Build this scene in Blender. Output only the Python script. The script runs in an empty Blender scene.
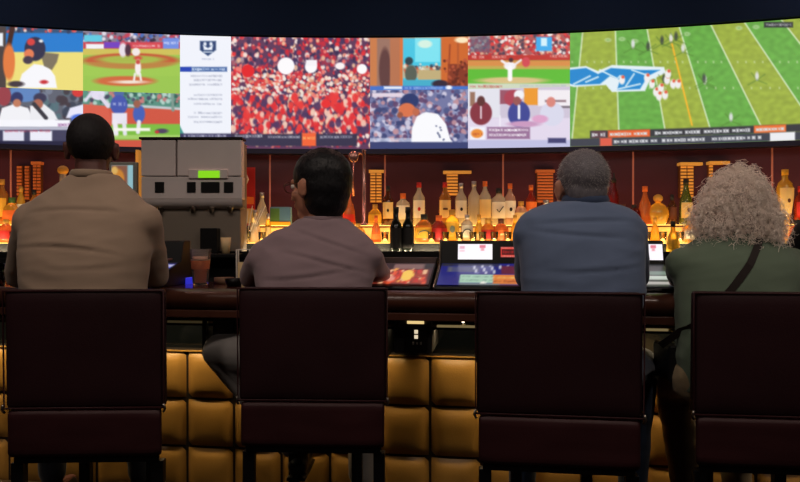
import bpy, bmesh, math, random
import numpy as np
from mathutils import Vector, Matrix, noise
from mathutils.bvhtree import BVHTree
random.seed(7); RNG = np.random.RandomState(5)
SC = bpy.context.scene
COL = SC.collection
F = 700.0; CX = 400.0; CY = 241.0; CZ = 1.30
def W(px, py, Y): return Vector(((px-CX)*Y/F, Y, CZ-(py-CY)*Y/F))
def XW(px, Y): return (px-CX)*Y/F

# ------------------------------------------------------------------ scene settings
SC.view_settings.view_transform = 'Standard'; SC.view_settings.look = 'None'
SC.view_settings.exposure = 0.0; SC.view_settings.gamma = 1.0
SC.view_settings.use_curve_mapping = False
SC.cycles.use_denoising = True
SC.cycles.max_bounces = 10; SC.cycles.transmission_bounces = 8; SC.cycles.transparent_max_bounces = 8
SC.cycles.sample_clamp_indirect = 4.0
SC.cycles.caustics_refractive = True; SC.cycles.caustics_reflective = False; SC.cycles.blur_glossy = 0.5
wd = bpy.data.worlds.new('world'); SC.world = wd; wd.use_nodes = True
wd.node_tree.nodes['Background'].inputs[0].default_value = (0.10, 0.10, 0.14, 1)
wd.node_tree.nodes['Background'].inputs[1].default_value = 0.1
cam = bpy.data.cameras.new('camera'); co = bpy.data.objects.new('camera', cam); COL.objects.link(co)
cam.sensor_width = 36; cam.lens = 36*F/800; co.location = (0, 0, CZ); co.rotation_euler = (math.pi/2, 0, 0)
cam.clip_start = 0.05
SC.camera = co

# ------------------------------------------------------------------ materials
def lin(c):
    return tuple(((v/12.92) if v <= 0.04045 else ((v+0.055)/1.055)**2.4) for v in [x/255.0 for x in c])
def mat(name, rgb, rough=0.5, metal=0.0, spec=0.5, trans=0.0, ior=1.45, emit=None, es=0.0, bump=None, var=None, coat=0.0, sheen=0.0, srgb=True, alpha=1.0):
    """rgb 0..255; bump=(scale, strength, distance, (sx,sy,sz)); var=(scale, amount)"""
    m = bpy.data.materials.new(name); m.use_nodes = True
    nt = m.node_tree; b = nt.nodes['Principled BSDF']
    c = lin(rgb)
    b.inputs['Base Color'].default_value = (*c, 1); b.inputs['Roughness'].default_value = rough
    b.inputs['Metallic'].default_value = metal; b.inputs['Specular IOR Level'].default_value = spec
    b.inputs['Transmission Weight'].default_value = trans; b.inputs['IOR'].default_value = ior
    b.inputs['Coat Weight'].default_value = coat; b.inputs['Coat Roughness'].default_value = 0.15
    b.inputs['Sheen Weight'].default_value = sheen; b.inputs['Alpha'].default_value = alpha
    if emit is not None:
        b.inputs['Emission Color'].default_value = (*lin(emit), 1); b.inputs['Emission Strength'].default_value = es
    if bump or var:
        tc = nt.nodes.new('ShaderNodeTexCoord')
    if bump:
        mp = nt.nodes.new('ShaderNodeMapping'); nt.links.new(tc.outputs['Object'], mp.inputs[0])
        mp.inputs['Scale'].default_value = bump[3] if len(bump) > 3 else (1, 1, 1)
        n = nt.nodes.new('ShaderNodeTexNoise'); n.inputs['Scale'].default_value = bump[0]; n.inputs['Detail'].default_value = 4
        bp = nt.nodes.new('ShaderNodeBump'); bp.inputs['Strength'].default_value = bump[1]; bp.inputs['Distance'].default_value = bump[2]
        nt.links.new(mp.outputs[0], n.inputs[0]); nt.links.new(n.outputs['Fac'], bp.inputs['Height']); nt.links.new(bp.outputs[0], b.inputs['Normal'])
    if var:
        n = nt.nodes.new('ShaderNodeTexNoise'); n.inputs['Scale'].default_value = var[0]; n.inputs['Detail'].default_value = 5
        nt.links.new(tc.outputs['Object'], n.inputs[0])
        r = nt.nodes.new('ShaderNodeValToRGB')
        r.color_ramp.elements[0].position = 0.3; r.color_ramp.elements[1].position = 0.7
        a = var[1]
        r.color_ramp.elements[0].color = (*[v*(1-a) for v in c], 1); r.color_ramp.elements[1].color = (*[min(1, v*(1+a)) for v in c], 1)
        nt.links.new(n.outputs['Fac'], r.inputs[0]); nt.links.new(r.outputs[0], b.inputs['Base Color'])
    return m
def mat_display(name, strength=1.0):
    m = bpy.data.materials.new(name); m.use_nodes = True; nt = m.node_tree; b = nt.nodes['Principled BSDF']
    b.inputs['Base Color'].default_value = (0.01, 0.01, 0.01, 1); b.inputs['Roughness'].default_value = 0.35
    a = nt.nodes.new('ShaderNodeAttribute'); a.attribute_name = 'display'
    nt.links.new(a.outputs['Color'], b.inputs['Emission Color']); b.inputs['Emission Strength'].default_value = strength
    return m
M = {}
M['screen'] = mat_display('display picture', 1.0)
M['screen_small'] = mat_display('terminal picture', 0.9)
M['black'] = mat('black plastic', (8, 8, 10), 0.45, spec=.3)
M['blackmat'] = mat('matte black', (10, 10, 12), 0.8)
M['bezel'] = mat('bezel', (26, 28, 66), 0.45)
M['navy'] = mat('navy ceiling fascia', (20, 39, 68), 0.95, spec=.1)
M['wallred'] = mat('burgundy glass panel', (72, 36, 52), 0.26, spec=0.5, var=(1.3, 0.25), bump=(2.0, 0.15, 0.01))
M['joint'] = mat('pale panel joint', (190, 120, 120), 0.5)
M['room'] = mat('dark room paint', (26, 22, 26), 0.85, var=(2, 0.2))
M['carpet'] = mat('dark patterned carpet', (34, 20, 22), 0.95, var=(14, 0.6), bump=(160, 0.4, 0.01))
M['ceil'] = mat('dark ceiling', (16, 16, 20), 0.9)
M['maroon'] = mat('maroon leather', (38, 18, 22), 0.52, spec=0.2, bump=(190, 0.25, 0.002), var=(3, 0.15))
M['maroon2'] = mat('maroon seat leather', (46, 20, 23), 0.5, spec=0.22, bump=(190, 0.25, 0.002), var=(3, 0.15))
M['bronze'] = mat('brushed metal', (150, 140, 130), 0.3, metal=1)
M['darkmetal'] = mat('black metal', (22, 22, 24), 0.4, metal=0.6)
M['gold'] = mat('gold leather', (160, 118, 54), 0.42, spec=0.5, bump=(150, 0.3, 0.002), var=(6, 0.12))
M['seam'] = mat('dark seam', (30, 18, 8), 0.9)
M['barwood'] = mat('reddish bar top', (70, 30, 22), 0.18, coat=0.5, var=(5, 0.3))
M['armrest'] = mat('brown armrest leather', (66, 36, 26), 0.32, spec=0.5, bump=(120, 0.2, 0.002))
M['blackglass'] = mat('black glass panel', (10, 13, 15), 0.12)
M['steelledge'] = mat('steel ledge', (150, 135, 105), 0.3, metal=0.9)
M['ledstrip'] = mat('warm light strip', (255, 220, 150), 0.5, emit=(255, 190, 95), es=6)
M['amberglow'] = mat('lit amber acrylic', (255, 190, 90), 0.5, emit=(255, 190, 96), es=.62)
M['ambertop'] = mat('lit amber acrylic top', (255, 190, 90), 0.5, emit=(255, 196, 100), es=4.0)
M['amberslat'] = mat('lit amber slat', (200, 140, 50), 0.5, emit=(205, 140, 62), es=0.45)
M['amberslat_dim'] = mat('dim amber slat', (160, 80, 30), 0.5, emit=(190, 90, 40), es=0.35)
M['steel'] = mat('satin stainless steel', (232, 222, 220), 0.5, metal=0.12, var=(3, 0.06), bump=(60, 0.05, 0.001, (1, 1, 20)))
M['steeldark'] = mat('dim steel', (140, 128, 115), 0.5, metal=0.2)
M['lcd'] = mat('green lit display', (120, 210, 30), 0.4, emit=(140, 225, 30), es=0.8)
M['white'] = mat('white paper', (225, 220, 210), 0.6)
M['cream'] = mat('cream paper', (226, 200, 150), 0.6)
M['glass'] = mat('clear glass', (255, 250, 240), 0.03, trans=1.0)
M['frost'] = mat('frosted glass', (240, 230, 215), 0.4, trans=0.7)
M['cupplastic'] = mat('clear cup plastic', (250, 240, 235), 0.12, trans=0.92, ior=1.15)
M['beer'] = mat('amber beer', (235, 120, 55), 0.3, trans=0.1, ior=1.33)
M['foam'] = mat('beer foam', (235, 200, 175), 0.7)
def bottle_mat(n, c, tr=0.85, r=0.06): return mat(n, c, r, trans=tr*.72, ior=1.38, coat=.3)
G = {'clear': bottle_mat('clear spirit glass', (250, 240, 215), 0.9), 'amber': bottle_mat('amber spirit glass', (225, 150, 65), 0.85),
     'gold': bottle_mat('golden spirit glass', (250, 200, 70), 0.85), 'red': bottle_mat('red spirit glass', (170, 50, 32), 0.7),
     'orange': bottle_mat('orange spirit glass', (225, 125, 65), 0.75), 'green': bottle_mat('olive glass', (110, 120, 40), 0.7),
     'dark': bottle_mat('dark green glass', (16, 20, 16), 0.1), 'darkred': bottle_mat('dark red glass', (110, 20, 18), 0.5),
     'pink': bottle_mat('pale pink glass', (245, 200, 175), 0.85), 'brown': bottle_mat('brown glass', (100, 50, 20), 0.6), 'frost': M['frost']}
LB = {k: mat('label '+k, v, 0.6) for k, v in dict(white=(235, 225, 205), cream=(228, 195, 130), yellow=(235, 175, 50), red=(190, 35, 30),
      black=(20, 18, 18), grey=(120, 125, 105), orange=(230, 110, 40), gold=(205, 150, 60), brown=(90, 45, 25), green=(70, 110, 50)).items()}
LB['silver'] = mat('silver cap', (190, 185, 180), 0.3, metal=0.9)

# ------------------------------------------------------------------ mesh helpers
class MB:
    def __init__(s): s.v = []; s.f = []; s.sm = []
    def add(s, vs, fs, smooth=False):
        o = len(s.v); s.v += [tuple(v) for v in vs]; s.f += [tuple(i+o for i in f) for f in fs]; s.sm += [smooth]*len(fs); return s
    def box(s, x0, x1, y0, y1, z0, z1, mtx=None):
        vs = [Vector(p) for p in ((x0, y0, z0), (x1, y0, z0), (x1, y1, z0), (x0, y1, z0), (x0, y0, z1), (x1, y0, z1), (x1, y1, z1), (x0, y1, z1))]
        if mtx is not None: vs = [mtx @ v for v in vs]
        return s.add(vs, [(0, 3, 2, 1), (4, 5, 6, 7), (0, 1, 5, 4), (1, 2, 6, 5), (2, 3, 7, 6), (3, 0, 4, 7)])
    def tube(s, pts, rad, n=10, closed=False, cap=True):
        pts = [Vector(p) for p in pts]
        if not isinstance(rad, (list, tuple)): rad = [rad]*len(pts)
        vs = []; up = Vector((0, 0, 1)); prev = None; L = len(pts)
        for i, p in enumerate(pts):
            if closed: d = pts[(i+1) % L]-pts[i-1]
            else: d = pts[min(i+1, L-1)]-pts[max(i-1, 0)]
            if d.length < 1e-9: d = Vector((0, 0, 1))
            d.normalize()
            if prev is None:
                a = up if abs(d.z) < 0.9 else Vector((1, 0, 0)); u = d.cross(a).normalized()
            else:
                u = prev-d*prev.dot(d)
                u = u.normalized() if u.length > 1e-6 else d.orthogonal().normalized()
            prev = u; w = d.cross(u)
            for k in range(n):
                a = 2*math.pi*k/n; vs.append(p+(u*math.cos(a)+w*math.sin(a))*rad[i])
        fs = []; R = L if closed else L-1
        for i in range(R):
            for k in range(n):
                a = i*n+k; b = i*n+(k+1) % n; c = ((i+1) % L)*n+(k+1) % n; d_ = ((i+1) % L)*n+k; fs.append((a, b, c, d_))
        if cap and not closed: fs += [tuple(reversed(range(n))), tuple(range((L-1)*n, L*n))]
        return s.add(vs, fs, True)
    def lathe(s, prof, c=(0, 0, 0), n=20, sx=1, sy=1, rot=0):
        """prof list of (r,z); closed with caps"""
        vs = []; 
        for r, z in prof:
            for k in range(n):
                a = 2*math.pi*k/n; x = r*math.cos(a)*sx; y = r*math.sin(a)*sy
                vs.append((c[0]+x*math.cos(rot)-y*math.sin(rot), c[1]+x*math.sin(rot)+y*math.cos(rot), c[2]+z))
        fs = []
        for i in range(len(prof)-1):
            for k in range(n): fs.append((i*n+k, i*n+(k+1) % n, (i+1)*n+(k+1) % n, (i+1)*n+k))
        fs += [tuple(reversed(range(n))), tuple(range((len(prof)-1)*n, len(prof)*n))]
        return s.add(vs, fs, True)
    def ell(s, c, r, rot=None, nu=20, nv=14):
        c = Vector(c); vs = []; 
        for i in range(1, nv):
            t = math.pi*i/nv
            for k in range(nu):
                a = 2*math.pi*k/nu
                p = Vector((r[0]*math.sin(t)*math.cos(a), r[1]*math.sin(t)*math.sin(a), r[2]*math.cos(t)))
                if rot is not None: p = rot @ p
                vs.append(c+p)
        tp = Vector((0, 0, r[2])); bt = Vector((0, 0, -r[2]))
        if rot is not None: tp = rot @ tp; bt = rot @ bt
        vs += [c+tp, c+bt]; T = len(vs)-2; B = T+1; fs = []
        for i in range(nv-2):
            for k in range(nu): fs.append((i*nu+k, (i+1)*nu+k, (i+1)*nu+(k+1) % nu, i*nu+(k+1) % nu))
        for k in range(nu):
            fs.append((T, k, (k+1) % nu)); fs.append((B, (nv-2)*nu+(k+1) % nu, (nv-2)*nu+k))
        return s.add(vs, fs, True)
    def caps(s, p0, r0, p1, r1, n=14):
        """tapered capsule"""
        p0 = Vector(p0); p1 = Vector(p1); d = (p1-p0); L = d.length; d.normalize(); pts = []; rr = []
        for a in (80, 55, 30): t = math.radians(a); pts.append(p0-d*r0*math.sin(t)); rr.append(r0*math.cos(t))
        for k in range(4): pts.append(p0+d*L*k/3); rr.append(r0+(r1-r0)*k/3)
        for a in (30, 55, 80): t = math.radians(a); pts.append(p1+d*r1*math.sin(t)); rr.append(r1*math.cos(t))
        return s.tube(pts, rr, n)
    def loft(s, secs, n=28, e=2.3):
        """secs: (cx,cy,cz,rx,ry)"""
        vs = []
        for cx, cy, cz, rx, ry in secs:
            for k in range(n):
                a = 2*math.pi*k/n; ca, sa = math.cos(a), math.sin(a)
                vs.append((cx+rx*math.copysign(abs(ca)**(2/e), ca), cy+ry*math.copysign(abs(sa)**(2/e), sa), cz))
        fs = []; L = len(secs)
        for i in range(L-1):
            for k in range(n): fs.append((i*n+k, i*n+(k+1) % n, (i+1)*n+(k+1) % n, (i+1)*n+k))
        fs += [tuple(reversed(range(n))), tuple(range((L-1)*n, L*n))]
        return s.add(vs, fs, True)
    def mesh(s, name, m=None):
        me = bpy.data.meshes.new(name); me.from_pydata(s.v, [], s.f); me.update()
        me.polygons.foreach_set('use_smooth', s.sm)
        if m: me.materials.append(m)
        return me
    def build(s, name, m, parent=None, bevel=0, sub=0):
        ob = bpy.data.objects.new(name, s.mesh(name, m)); COL.objects.link(ob)
        if parent is not None:
            ob.parent = parent; ob.matrix_parent_inverse = Matrix.Translation(-parent.location) if not parent.rotation_euler.z else (Matrix.Translation(parent.location) @ Matrix.Rotation(parent.rotation_euler.z, 4, 'Z')).inverted()
            for ancestor in [parent]:
                if ancestor.parent is not None:   # nested part: parent already sits at the origin of world space
                    ob.matrix_parent_inverse = Matrix.Identity(4)
        if bevel:
            bv = ob.modifiers.new('bevel', 'BEVEL'); bv.width = bevel; bv.segments = 3; bv.limit_method = 'ANGLE'; bv.angle_limit = math.radians(40); bv.harden_normals = False
        if sub:
            sb = ob.modifiers.new('sub', 'SUBSURF'); sb.levels = sub; sb.render_levels = sub
        return ob
def root(name, label, cat, loc, group=None):
    o = bpy.data.objects.new(name, None); COL.objects.link(o); o.location = loc; o.empty_display_size = 0.1
    return tag(o, label, cat, group)
def tag(o, label=None, cat=None, group=None, kind=None):
    if label: o['label'] = label
    if cat: o['category'] = cat
    if group: o['group'] = group
    if kind: o['kind'] = kind
    return o
def struct(o): o['kind'] = 'structure'; return o
def part(mb, name, m, parent, **k):
    return mb.build(name, m, parent, **k)

# ------------------------------------------------------------------ curved back wall line
def Yc(X): return 5.0-0.05*(X+0.35)**2
def ray_curve(px, off=0.0):
    k = (px-CX)/F; Y = 5.0
    for _ in range(30): Y = Yc(k*Y)+off
    return k*Y, Y
def arcbox(mb, x0, x1, o0, o1, z0, z1, step=0.12):
    n = max(1, int(abs(x1-x0)/step)); vs = []
    for i in range(n+1):
        x = x0+(x1-x0)*i/n; y = Yc(x); vs += [(x, y+o0, z0), (x, y+o1, z0), (x, y+o1, z1), (x, y+o0, z1)]
    fs = []
    for i in range(n):
        a = i*4; b = a+4
        for k in range(4): fs.append((a+k, b+k, b+(k+1) % 4, a+(k+1) % 4)[::-1])
    fs += [(0, 1, 2, 3)[::-1], (n*4, n*4+1, n*4+2, n*4+3)]
    return mb.add(vs, fs, False)
ZT, ZB = 2.75, 1.957
ML = -3.75; MR = 3.6

# ------------------------------------------------------------------ room
struct(MB().box(-4.2, 4.2, -2.6, 5.4, -0.1, 0).build('floor', M['carpet']))
struct(MB().box(-4.2, 4.2, -2.6, 5.4, 3.35, 3.45).build('ceiling', M['ceil']))
struct(MB().box(-4.3, -4.2, -2.6, 5.4, -0.1, 3.45).build('wall_left', M['room']))
struct(MB().box(4.2, 4.3, -2.6, 5.4, -0.1, 3.45).build('wall_right', M['room']))
struct(MB().box(-4.2, 4.2, -2.7, -2.6, -0.1, 3.45).build('wall_front', M['room']))
b = MB(); arcbox(b, -4.2, 4.2, 0.12, 0.25, 0, 2.0); wb = struct(b.build('wall_back', M['wallred']))
b = MB(); arcbox(b, -4.2, 4.2, -0.02, 0.25, ZT+0.012, 3.35); struct(b.build('wall_back_fascia', M['navy']))
for i, px in enumerate((11, 141, 270, 385, 503, 633, 772)):
    x, y = ray_curve(px, 0.12)
    struct(MB().box(x-0.006, x+0.006, y-0.004, y+0.01, 1.2, ZB).build('trim_%d' % (i+1), M['joint']))

# ------------------------------------------------------------------ video wall picture painter
class Pic:
    """colours a set of points given in picture coordinates"""
    def __init__(s, X, Y): s.X = X; s.Y = Y; s.C = np.zeros((X.size, 3)); s.aa = 1.7
    def blend(s, m, c):
        m = np.clip(m, 0, 1)[:, None]; s.C = s.C*(1-m)+np.array(c, float)[None, :]*m
    def fill(s, c): s.C[:] = c
    def rect(s, x0, y0, x1, y1, c, a=1.0):
        d = np.minimum(np.minimum(s.X-x0, x1-s.X), np.minimum(s.Y-y0, y1-s.Y)); s.blend((d/s.aa+0.5).clip(0, 1)*a, c)
    def ell(s, cx, cy, rx, ry, c, a=1.0):
        d = 1-np.sqrt(((s.X-cx)/rx)**2+((s.Y-cy)/ry)**2); s.blend((d*min(rx, ry)/s.aa+0.5).clip(0, 1)*a, c)
    def line(s, x0, y0, x1, y1, w, c, a=1.0):
        dx, dy = x1-x0, y1-y0; L2 = dx*dx+dy*dy; t = (((s.X-x0)*dx+(s.Y-y0)*dy)/L2).clip(0, 1)
        d = np.hypot(s.X-x0-t*dx, s.Y-y0-t*dy); s.blend(((w/2-d)/s.aa+0.5).clip(0, 1)*a, c)
    def poly(s, pts, c, a=1.0):
        ins = np.zeros(s.X.size, bool); n = len(pts); dmin = np.full(s.X.size, 1e9)
        for i in range(n):
            x0, y0 = pts[i]; x1, y1 = pts[(i+1) % n]
            cond = ((y0 > s.Y) != (y1 > s.Y)); xx = x0+(s.Y-y0)*(x1-x0)/((y1-y0) or 1e-9); ins ^= cond & (s.X < xx)
            dx, dy = x1-x0, y1-y0; t = (((s.X-x0)*dx+(s.Y-y0)*dy)/((dx*dx+dy*dy) or 1e-9)).clip(0, 1)
            dmin = np.minimum(dmin, np.hypot(s.X-x0-t*dx, s.Y-y0-t*dy))
        s.blend((np.where(ins, dmin, -dmin)/s.aa+0.5).clip(0, 1)*a, c)
    def speck(s, x0, y0, x1, y1, n, cols, r=(0.8, 2.2), asp=1.0, a=0.9):
        for _ in range(n):
            q = RNG.uniform(*r); s.ell(RNG.uniform(x0, x1), RNG.uniform(y0, y1), q, q*asp, cols[RNG.randint(len(cols))], a)
    def text(s, x0, x1, y, h, c, a=0.6, slope=0.0):
        x = x0
        while x < x1:
            w = RNG.uniform(1.2, 3.2); yy = y+slope*(x-x0)+RNG.uniform(-.25, .25); q = h*RNG.uniform(.3, .55); s.rect(x, yy-q, min(x+w, x1), yy+q, c, a*RNG.uniform(.6, 1.2)); x += w+RNG.uniform(0.2, 1.0)*(1 if RNG.rand() < .8 else 3)

def p_batter(p):
    p.fill((236, 220, 120)); p.rect(-80, 20, 90, 52, (20, 120, 205)); p.rect(-80, 20, 90, 33, (40, 80, 120)); p.speck(-60, 26, 84, 32, 60, [(220, 70, 70), (240, 230, 220), (40, 50, 80)], (1, 2))
    p.rect(-80, 26, 6, 90, (70, 60, 60)); p.rect(-10, 33, 3, 46, (235, 240, 245)); p.line(13, 25, 6, 60, 5, (60, 30, 25)); p.ell(9, 62, 6, 18, (225, 120, 60))
    p.poly([(18, 86), (22, 74), (34, 64), (48, 66), (55, 76), (57, 88), (18, 88)], (245, 245, 250))
    p.poly([(40, 52), (59, 54), (57, 62), (52, 70), (44, 66)], (120, 110, 90)); p.ell(35, 49, 10.5, 12, (36, 40, 70)); p.ell(31, 42, 4, 3.5, (210, 60, 60)); p.ell(41, 41, 2, 1.5, (240, 240, 240)); p.ell(29, 54, 5, 5, (225, 120, 80)); p.ell(28, 60, 5, 4, (60, 50, 70))
    p.ell(44, 82, 4, 2, (200, 40, 50)); p.ell(16, 84, 8, 3, (60, 50, 60))
def p_dugout(p):
    p.fill((90, 95, 110)); p.speck(-70, 86, 84, 118, 160, [(50, 60, 80), (120, 130, 150), (80, 110, 120), (60, 50, 60)], (2, 5)); p.ell(25, 92, 15, 10, (90, 130, 190))
    p.ell(4, 96, 7, 10, (150, 60, 70)); p.poly([(-2, 122), (2, 108), (14, 104), (28, 108), (32, 116), (52, 112), (56, 122)], (240, 240, 245)); p.poly([(30, 106), (44, 104), (54, 112), (58, 120), (30, 120)], (235, 235, 240))
    p.ell(17, 98, 6, 6, (40, 50, 100)); p.ell(17, 103, 4, 4, (190, 120, 90)); p.ell(40, 98, 6.5, 5, (50, 50, 80)); p.ell(38, 104, 5, 5, (170, 100, 80)); p.line(34, 104, 46, 118, 4, (50, 50, 60))
    p.ell(78, 92, 6, 5, (210, 50, 50)); p.poly([(66, 118), (70, 108), (84, 104), (84, 118)], (230, 230, 250)); p.ell(80, 118, 9, 4, (70, 110, 220))
    p.rect(-80, 120, 70, 127, (245, 245, 252)); p.text(58, 70, 125, 3, (110, 30, 110)); p.rect(-80, 127, 90, 131, (220, 220, 240), .7)
    p.rect(-80, 130, 90, 145, (60, 60, 90)); p.rect(3, 131, 24, 141, (225, 225, 240)); p.rect(30, 131, 52, 141, (235, 235, 248)); p.text(5, 50, 131, 2, (190, 60, 90)); p.rect(-80, 141, 90, 150, (30, 30, 60))
    p.ell(76, 124, 5, 4, (60, 80, 230))
def p_field(p):
    p.fill((150, 195, 75)); p.rect(80, 30, 182, 43, (130, 120, 140)); p.speck(83, 33, 181, 42, 110, [(200, 60, 80), (230, 225, 235), (70, 110, 190), (50, 40, 60)], (1, 2.2))
    p.rect(84, 35, 102, 42, (90, 200, 225)); p.rect(83, 42, 182, 49, (200, 60, 80)); p.rect(86, 44, 104, 49, (240, 240, 245)); p.rect(104, 42, 120, 48, (110, 60, 190)); p.rect(132, 43, 160, 49, (215, 70, 80)); p.text(133, 160, 46, 2, (250, 230, 230)); p.rect(163, 38, 179, 49, (110, 140, 225)); p.text(164, 178, 43, 2, (240, 240, 255))
    p.rect(80, 49, 182, 55, (205, 190, 85)); p.ell(131, 61, 48, 8, (195, 85, 50)); p.ell(131, 59.5, 33, 4, (165, 180, 70)); p.ell(125, 81, 30, 5, (205, 100, 55)); p.ell(130, 82, 16, 1.6, (240, 225, 210)); p.rect(84, 62, 180, 76, (165, 205, 80), .35)
    p.ell(123, 50, 4, 7, (230, 220, 230)); p.ell(128, 50, 3, 6, (70, 40, 60)); p.ell(136, 52, 4, 4, (240, 230, 230)); p.ell(138, 58, 4, 2, (210, 70, 60)); p.ell(138, 68, 3, 8, (245, 235, 235)); p.ell(138, 62, 2.2, 2.2, (200, 70, 60)); p.line(135, 74, 134, 80, 2, (240, 240, 240)); p.line(140, 74, 141, 80, 2, (240, 240, 240))
def p_players(p):
    p.fill((205, 80, 60)); p.rect(80, 86, 182, 108, (80, 140, 125)); p.speck(84, 88, 181, 104, 120, [(40, 90, 80), (180, 210, 200), (60, 60, 90), (200, 120, 120)], (1, 2.4)); p.line(108, 104, 182, 109, 2.5, (190, 200, 205)); p.line(172, 88, 173, 110, 3, (120, 150, 140))
    p.rect(80, 124, 182, 140, (120, 185, 60)); p.poly([(83, 104), (108, 106), (112, 126), (83, 128)], (215, 90, 70)); p.ell(98, 94, 7, 6, (225, 220, 240)); p.line(100, 96, 108, 106, 4, (220, 215, 235)); p.line(92, 92, 86, 100, 3, (220, 215, 235))
    p.ell(119, 93, 5, 5, (70, 100, 160)); p.ell(119, 105, 8.5, 10, (60, 80, 170)); p.text(113, 125, 104, 3, (210, 215, 240)); p.rect(112, 113, 127, 124, (230, 225, 240)); p.line(115, 122, 116, 134, 5, (235, 230, 240)); p.line(124, 122, 125, 134, 4, (225, 225, 235))
    p.ell(139, 114, 6, 9, (60, 90, 180)); p.ell(137, 104, 3.5, 4, (150, 90, 70)); p.line(139, 122, 138, 132, 4, (230, 230, 240)); p.rect(114, 128, 150, 131, (245, 245, 235)); p.ell(162, 131, 6, 2.4, (70, 60, 90)); p.ell(157, 132, 2, 1.5, (200, 40, 50)); p.rect(84, 135, 182, 139, (190, 220, 130), .6)
def p_schedule(p):
    p.fill((238, 241, 250)); p.poly([(200, 41), (216, 41), (216, 50), (208, 56), (200, 50)], (28, 60, 110)); p.poly([(203, 45), (208, 48), (213, 45), (212, 50), (204, 50)], (235, 240, 250)); p.ell(205, 44, 1.5, 2, (235, 240, 250)); p.ell(211, 44, 1.5, 2, (235, 240, 250)); p.line(204, 52, 212, 52, 1, (235, 240, 250)); p.text(202, 214, 59, 1.6, (160, 170, 200))
    p.rect(180, 67, 227, 71.5, (40, 80, 150)); p.rect(180, 67, 191, 71.5, (20, 60, 180)); p.text(192, 225, 69.3, 2.4, (225, 235, 250), .9)
    for y in (76, 80, 84.5, 95, 99, 104, 113, 117, 122): p.text(188+(y % 3)*3, 222, y, 1.6, (165, 170, 190), .75)
    p.poly([(178, 122), (185, 136), (178, 140)], (60, 150, 140)); p.rect(178, 133.5, 232, 145, (50, 50, 90)); p.text(184, 226, 136, 3, (230, 230, 245))
def p_crowd(p):
    p.fill((90, 50, 85)); 
    cols = [(225, 40, 50), (205, 30, 50), (240, 120, 110), (245, 225, 215), (235, 185, 150), (60, 45, 90), (45, 35, 75), (190, 40, 60)]
    p.speck(230, 36, 372, 146, 1500, cols, (0.9, 2.3), 1.2, 0.95); p.rect(230, 57, 372, 66, (70, 50, 95), .45); p.speck(230, 57, 372, 68, 60, cols, (1, 2.2), 1.3)
    p.speck(230, 74, 372, 96, 330, [(245, 225, 205), (225, 150, 120), (220, 60, 60), (240, 235, 225)], (0.9, 2.0))
    p.speck(230, 96, 372, 132, 330, [(220, 35, 45), (230, 50, 50), (240, 200, 180), (70, 45, 90)], (1.2, 3.2), 1.4)
    p.ell(248, 71, 6.5, 6.5, (225, 25, 35)); p.ell(286, 66, 8.5, 8.5, (250, 248, 250)); p.ell(311, 67, 6, 6, (250, 248, 250)); p.rect(306, 60, 317, 66, (245, 240, 245)); p.ell(340, 66, 5, 3.5, (250, 240, 240)); p.ell(362, 69, 5, 5, (250, 248, 250)); p.ell(326, 104, 5, 4, (230, 35, 40))
    p.rect(230, 134, 357, 146, (45, 42, 70)); p.rect(302, 133, 316, 146, (240, 95, 50)); p.text(303, 315, 138, 3, (255, 210, 120)); p.text(268, 300, 137, 2.2, (220, 220, 230)); p.text(320, 352, 137, 2.2, (220, 220, 235)); p.text(235, 262, 136, 2.6, (235, 235, 240))
def p_kitchen(p):
    p.fill((195, 105, 55)); p.rect(368, 38, 402, 88, (150, 110, 95)); p.rect(370, 38, 377, 88, (200, 120, 70)); p.ell(385, 70, 6, 22, (90, 55, 55)); p.rect(390, 38, 402, 88, (180, 110, 75)); p.rect(400, 38, 404, 88, (215, 110, 50))
    p.rect(403, 38, 442, 88, (60, 195, 225)); p.rect(415, 38, 440, 62, (120, 225, 240)); p.ell(425, 44, 7, 4, (210, 240, 225)); p.rect(403, 66, 442, 78, (190, 180, 150)); p.speck(404, 64, 441, 72, 45, [(60, 130, 170), (230, 220, 200), (200, 90, 60), (40, 60, 80)], (.9, 2)); p.rect(418, 70, 442, 80, (190, 170, 120))
    p.ell(409, 61, 4, 4, (30, 60, 70)); p.ell(411, 74, 6, 9, (80, 90, 80)); p.rect(403, 80, 440, 88, (60, 170, 200)); p.rect(441, 38, 468, 88, (205, 100, 40)); p.rect(448, 64, 468, 88, (130, 50, 30)); p.line(450, 45, 448, 85, 1.5, (150, 60, 30)); p.line(458, 40, 458, 88, 1.5, (170, 80, 40)); p.speck(444, 60, 467, 86, 40, [(90, 30, 20), (180, 80, 50)], (1, 2)); p.ell(462, 40, 7, 3, (250, 230, 190)); p.ell(440, 84, 8, 4, (40, 30, 50))
    p.rect(368, 86, 470, 92, (60, 110, 200)); p.rect(384, 86.5, 402, 89, (235, 240, 250)); p.text(405, 450, 88, 2, (190, 210, 245)); p.ell(449, 87.5, 3, 2, (245, 245, 250))
def p_pitcher(p):
    p.fill((110, 115, 160)); p.speck(368, 90, 470, 146, 500, [(50, 60, 110), (140, 150, 190), (210, 205, 225), (190, 140, 150), (70, 80, 130), (90, 60, 100)], (1.2, 3.2)); p.rect(372, 93, 402, 97, (225, 210, 225))
    p.poly([(411, 146), (412, 128), (417, 116), (426, 112), (438, 114), (446, 124), (450, 138), (454, 146)], (248, 248, 252)); p.ell(410, 101, 9, 7.5, (30, 50, 105)); p.poly([(399, 106), (404, 99), (412, 104), (404, 107)], (30, 45, 95)); p.ell(407, 110, 8.5, 7, (215, 110, 70)); p.ell(416, 112, 3.5, 4, (190, 100, 70)); p.ell(400, 115, 3, 3, (150, 80, 60)); p.speck(436, 126, 444, 140, 9, [(70, 80, 120)], (.6, 1)); p.rect(368, 138, 412, 142, (230, 235, 250), .55); p.rect(368, 142, 470, 150, (50, 60, 110))
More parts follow.
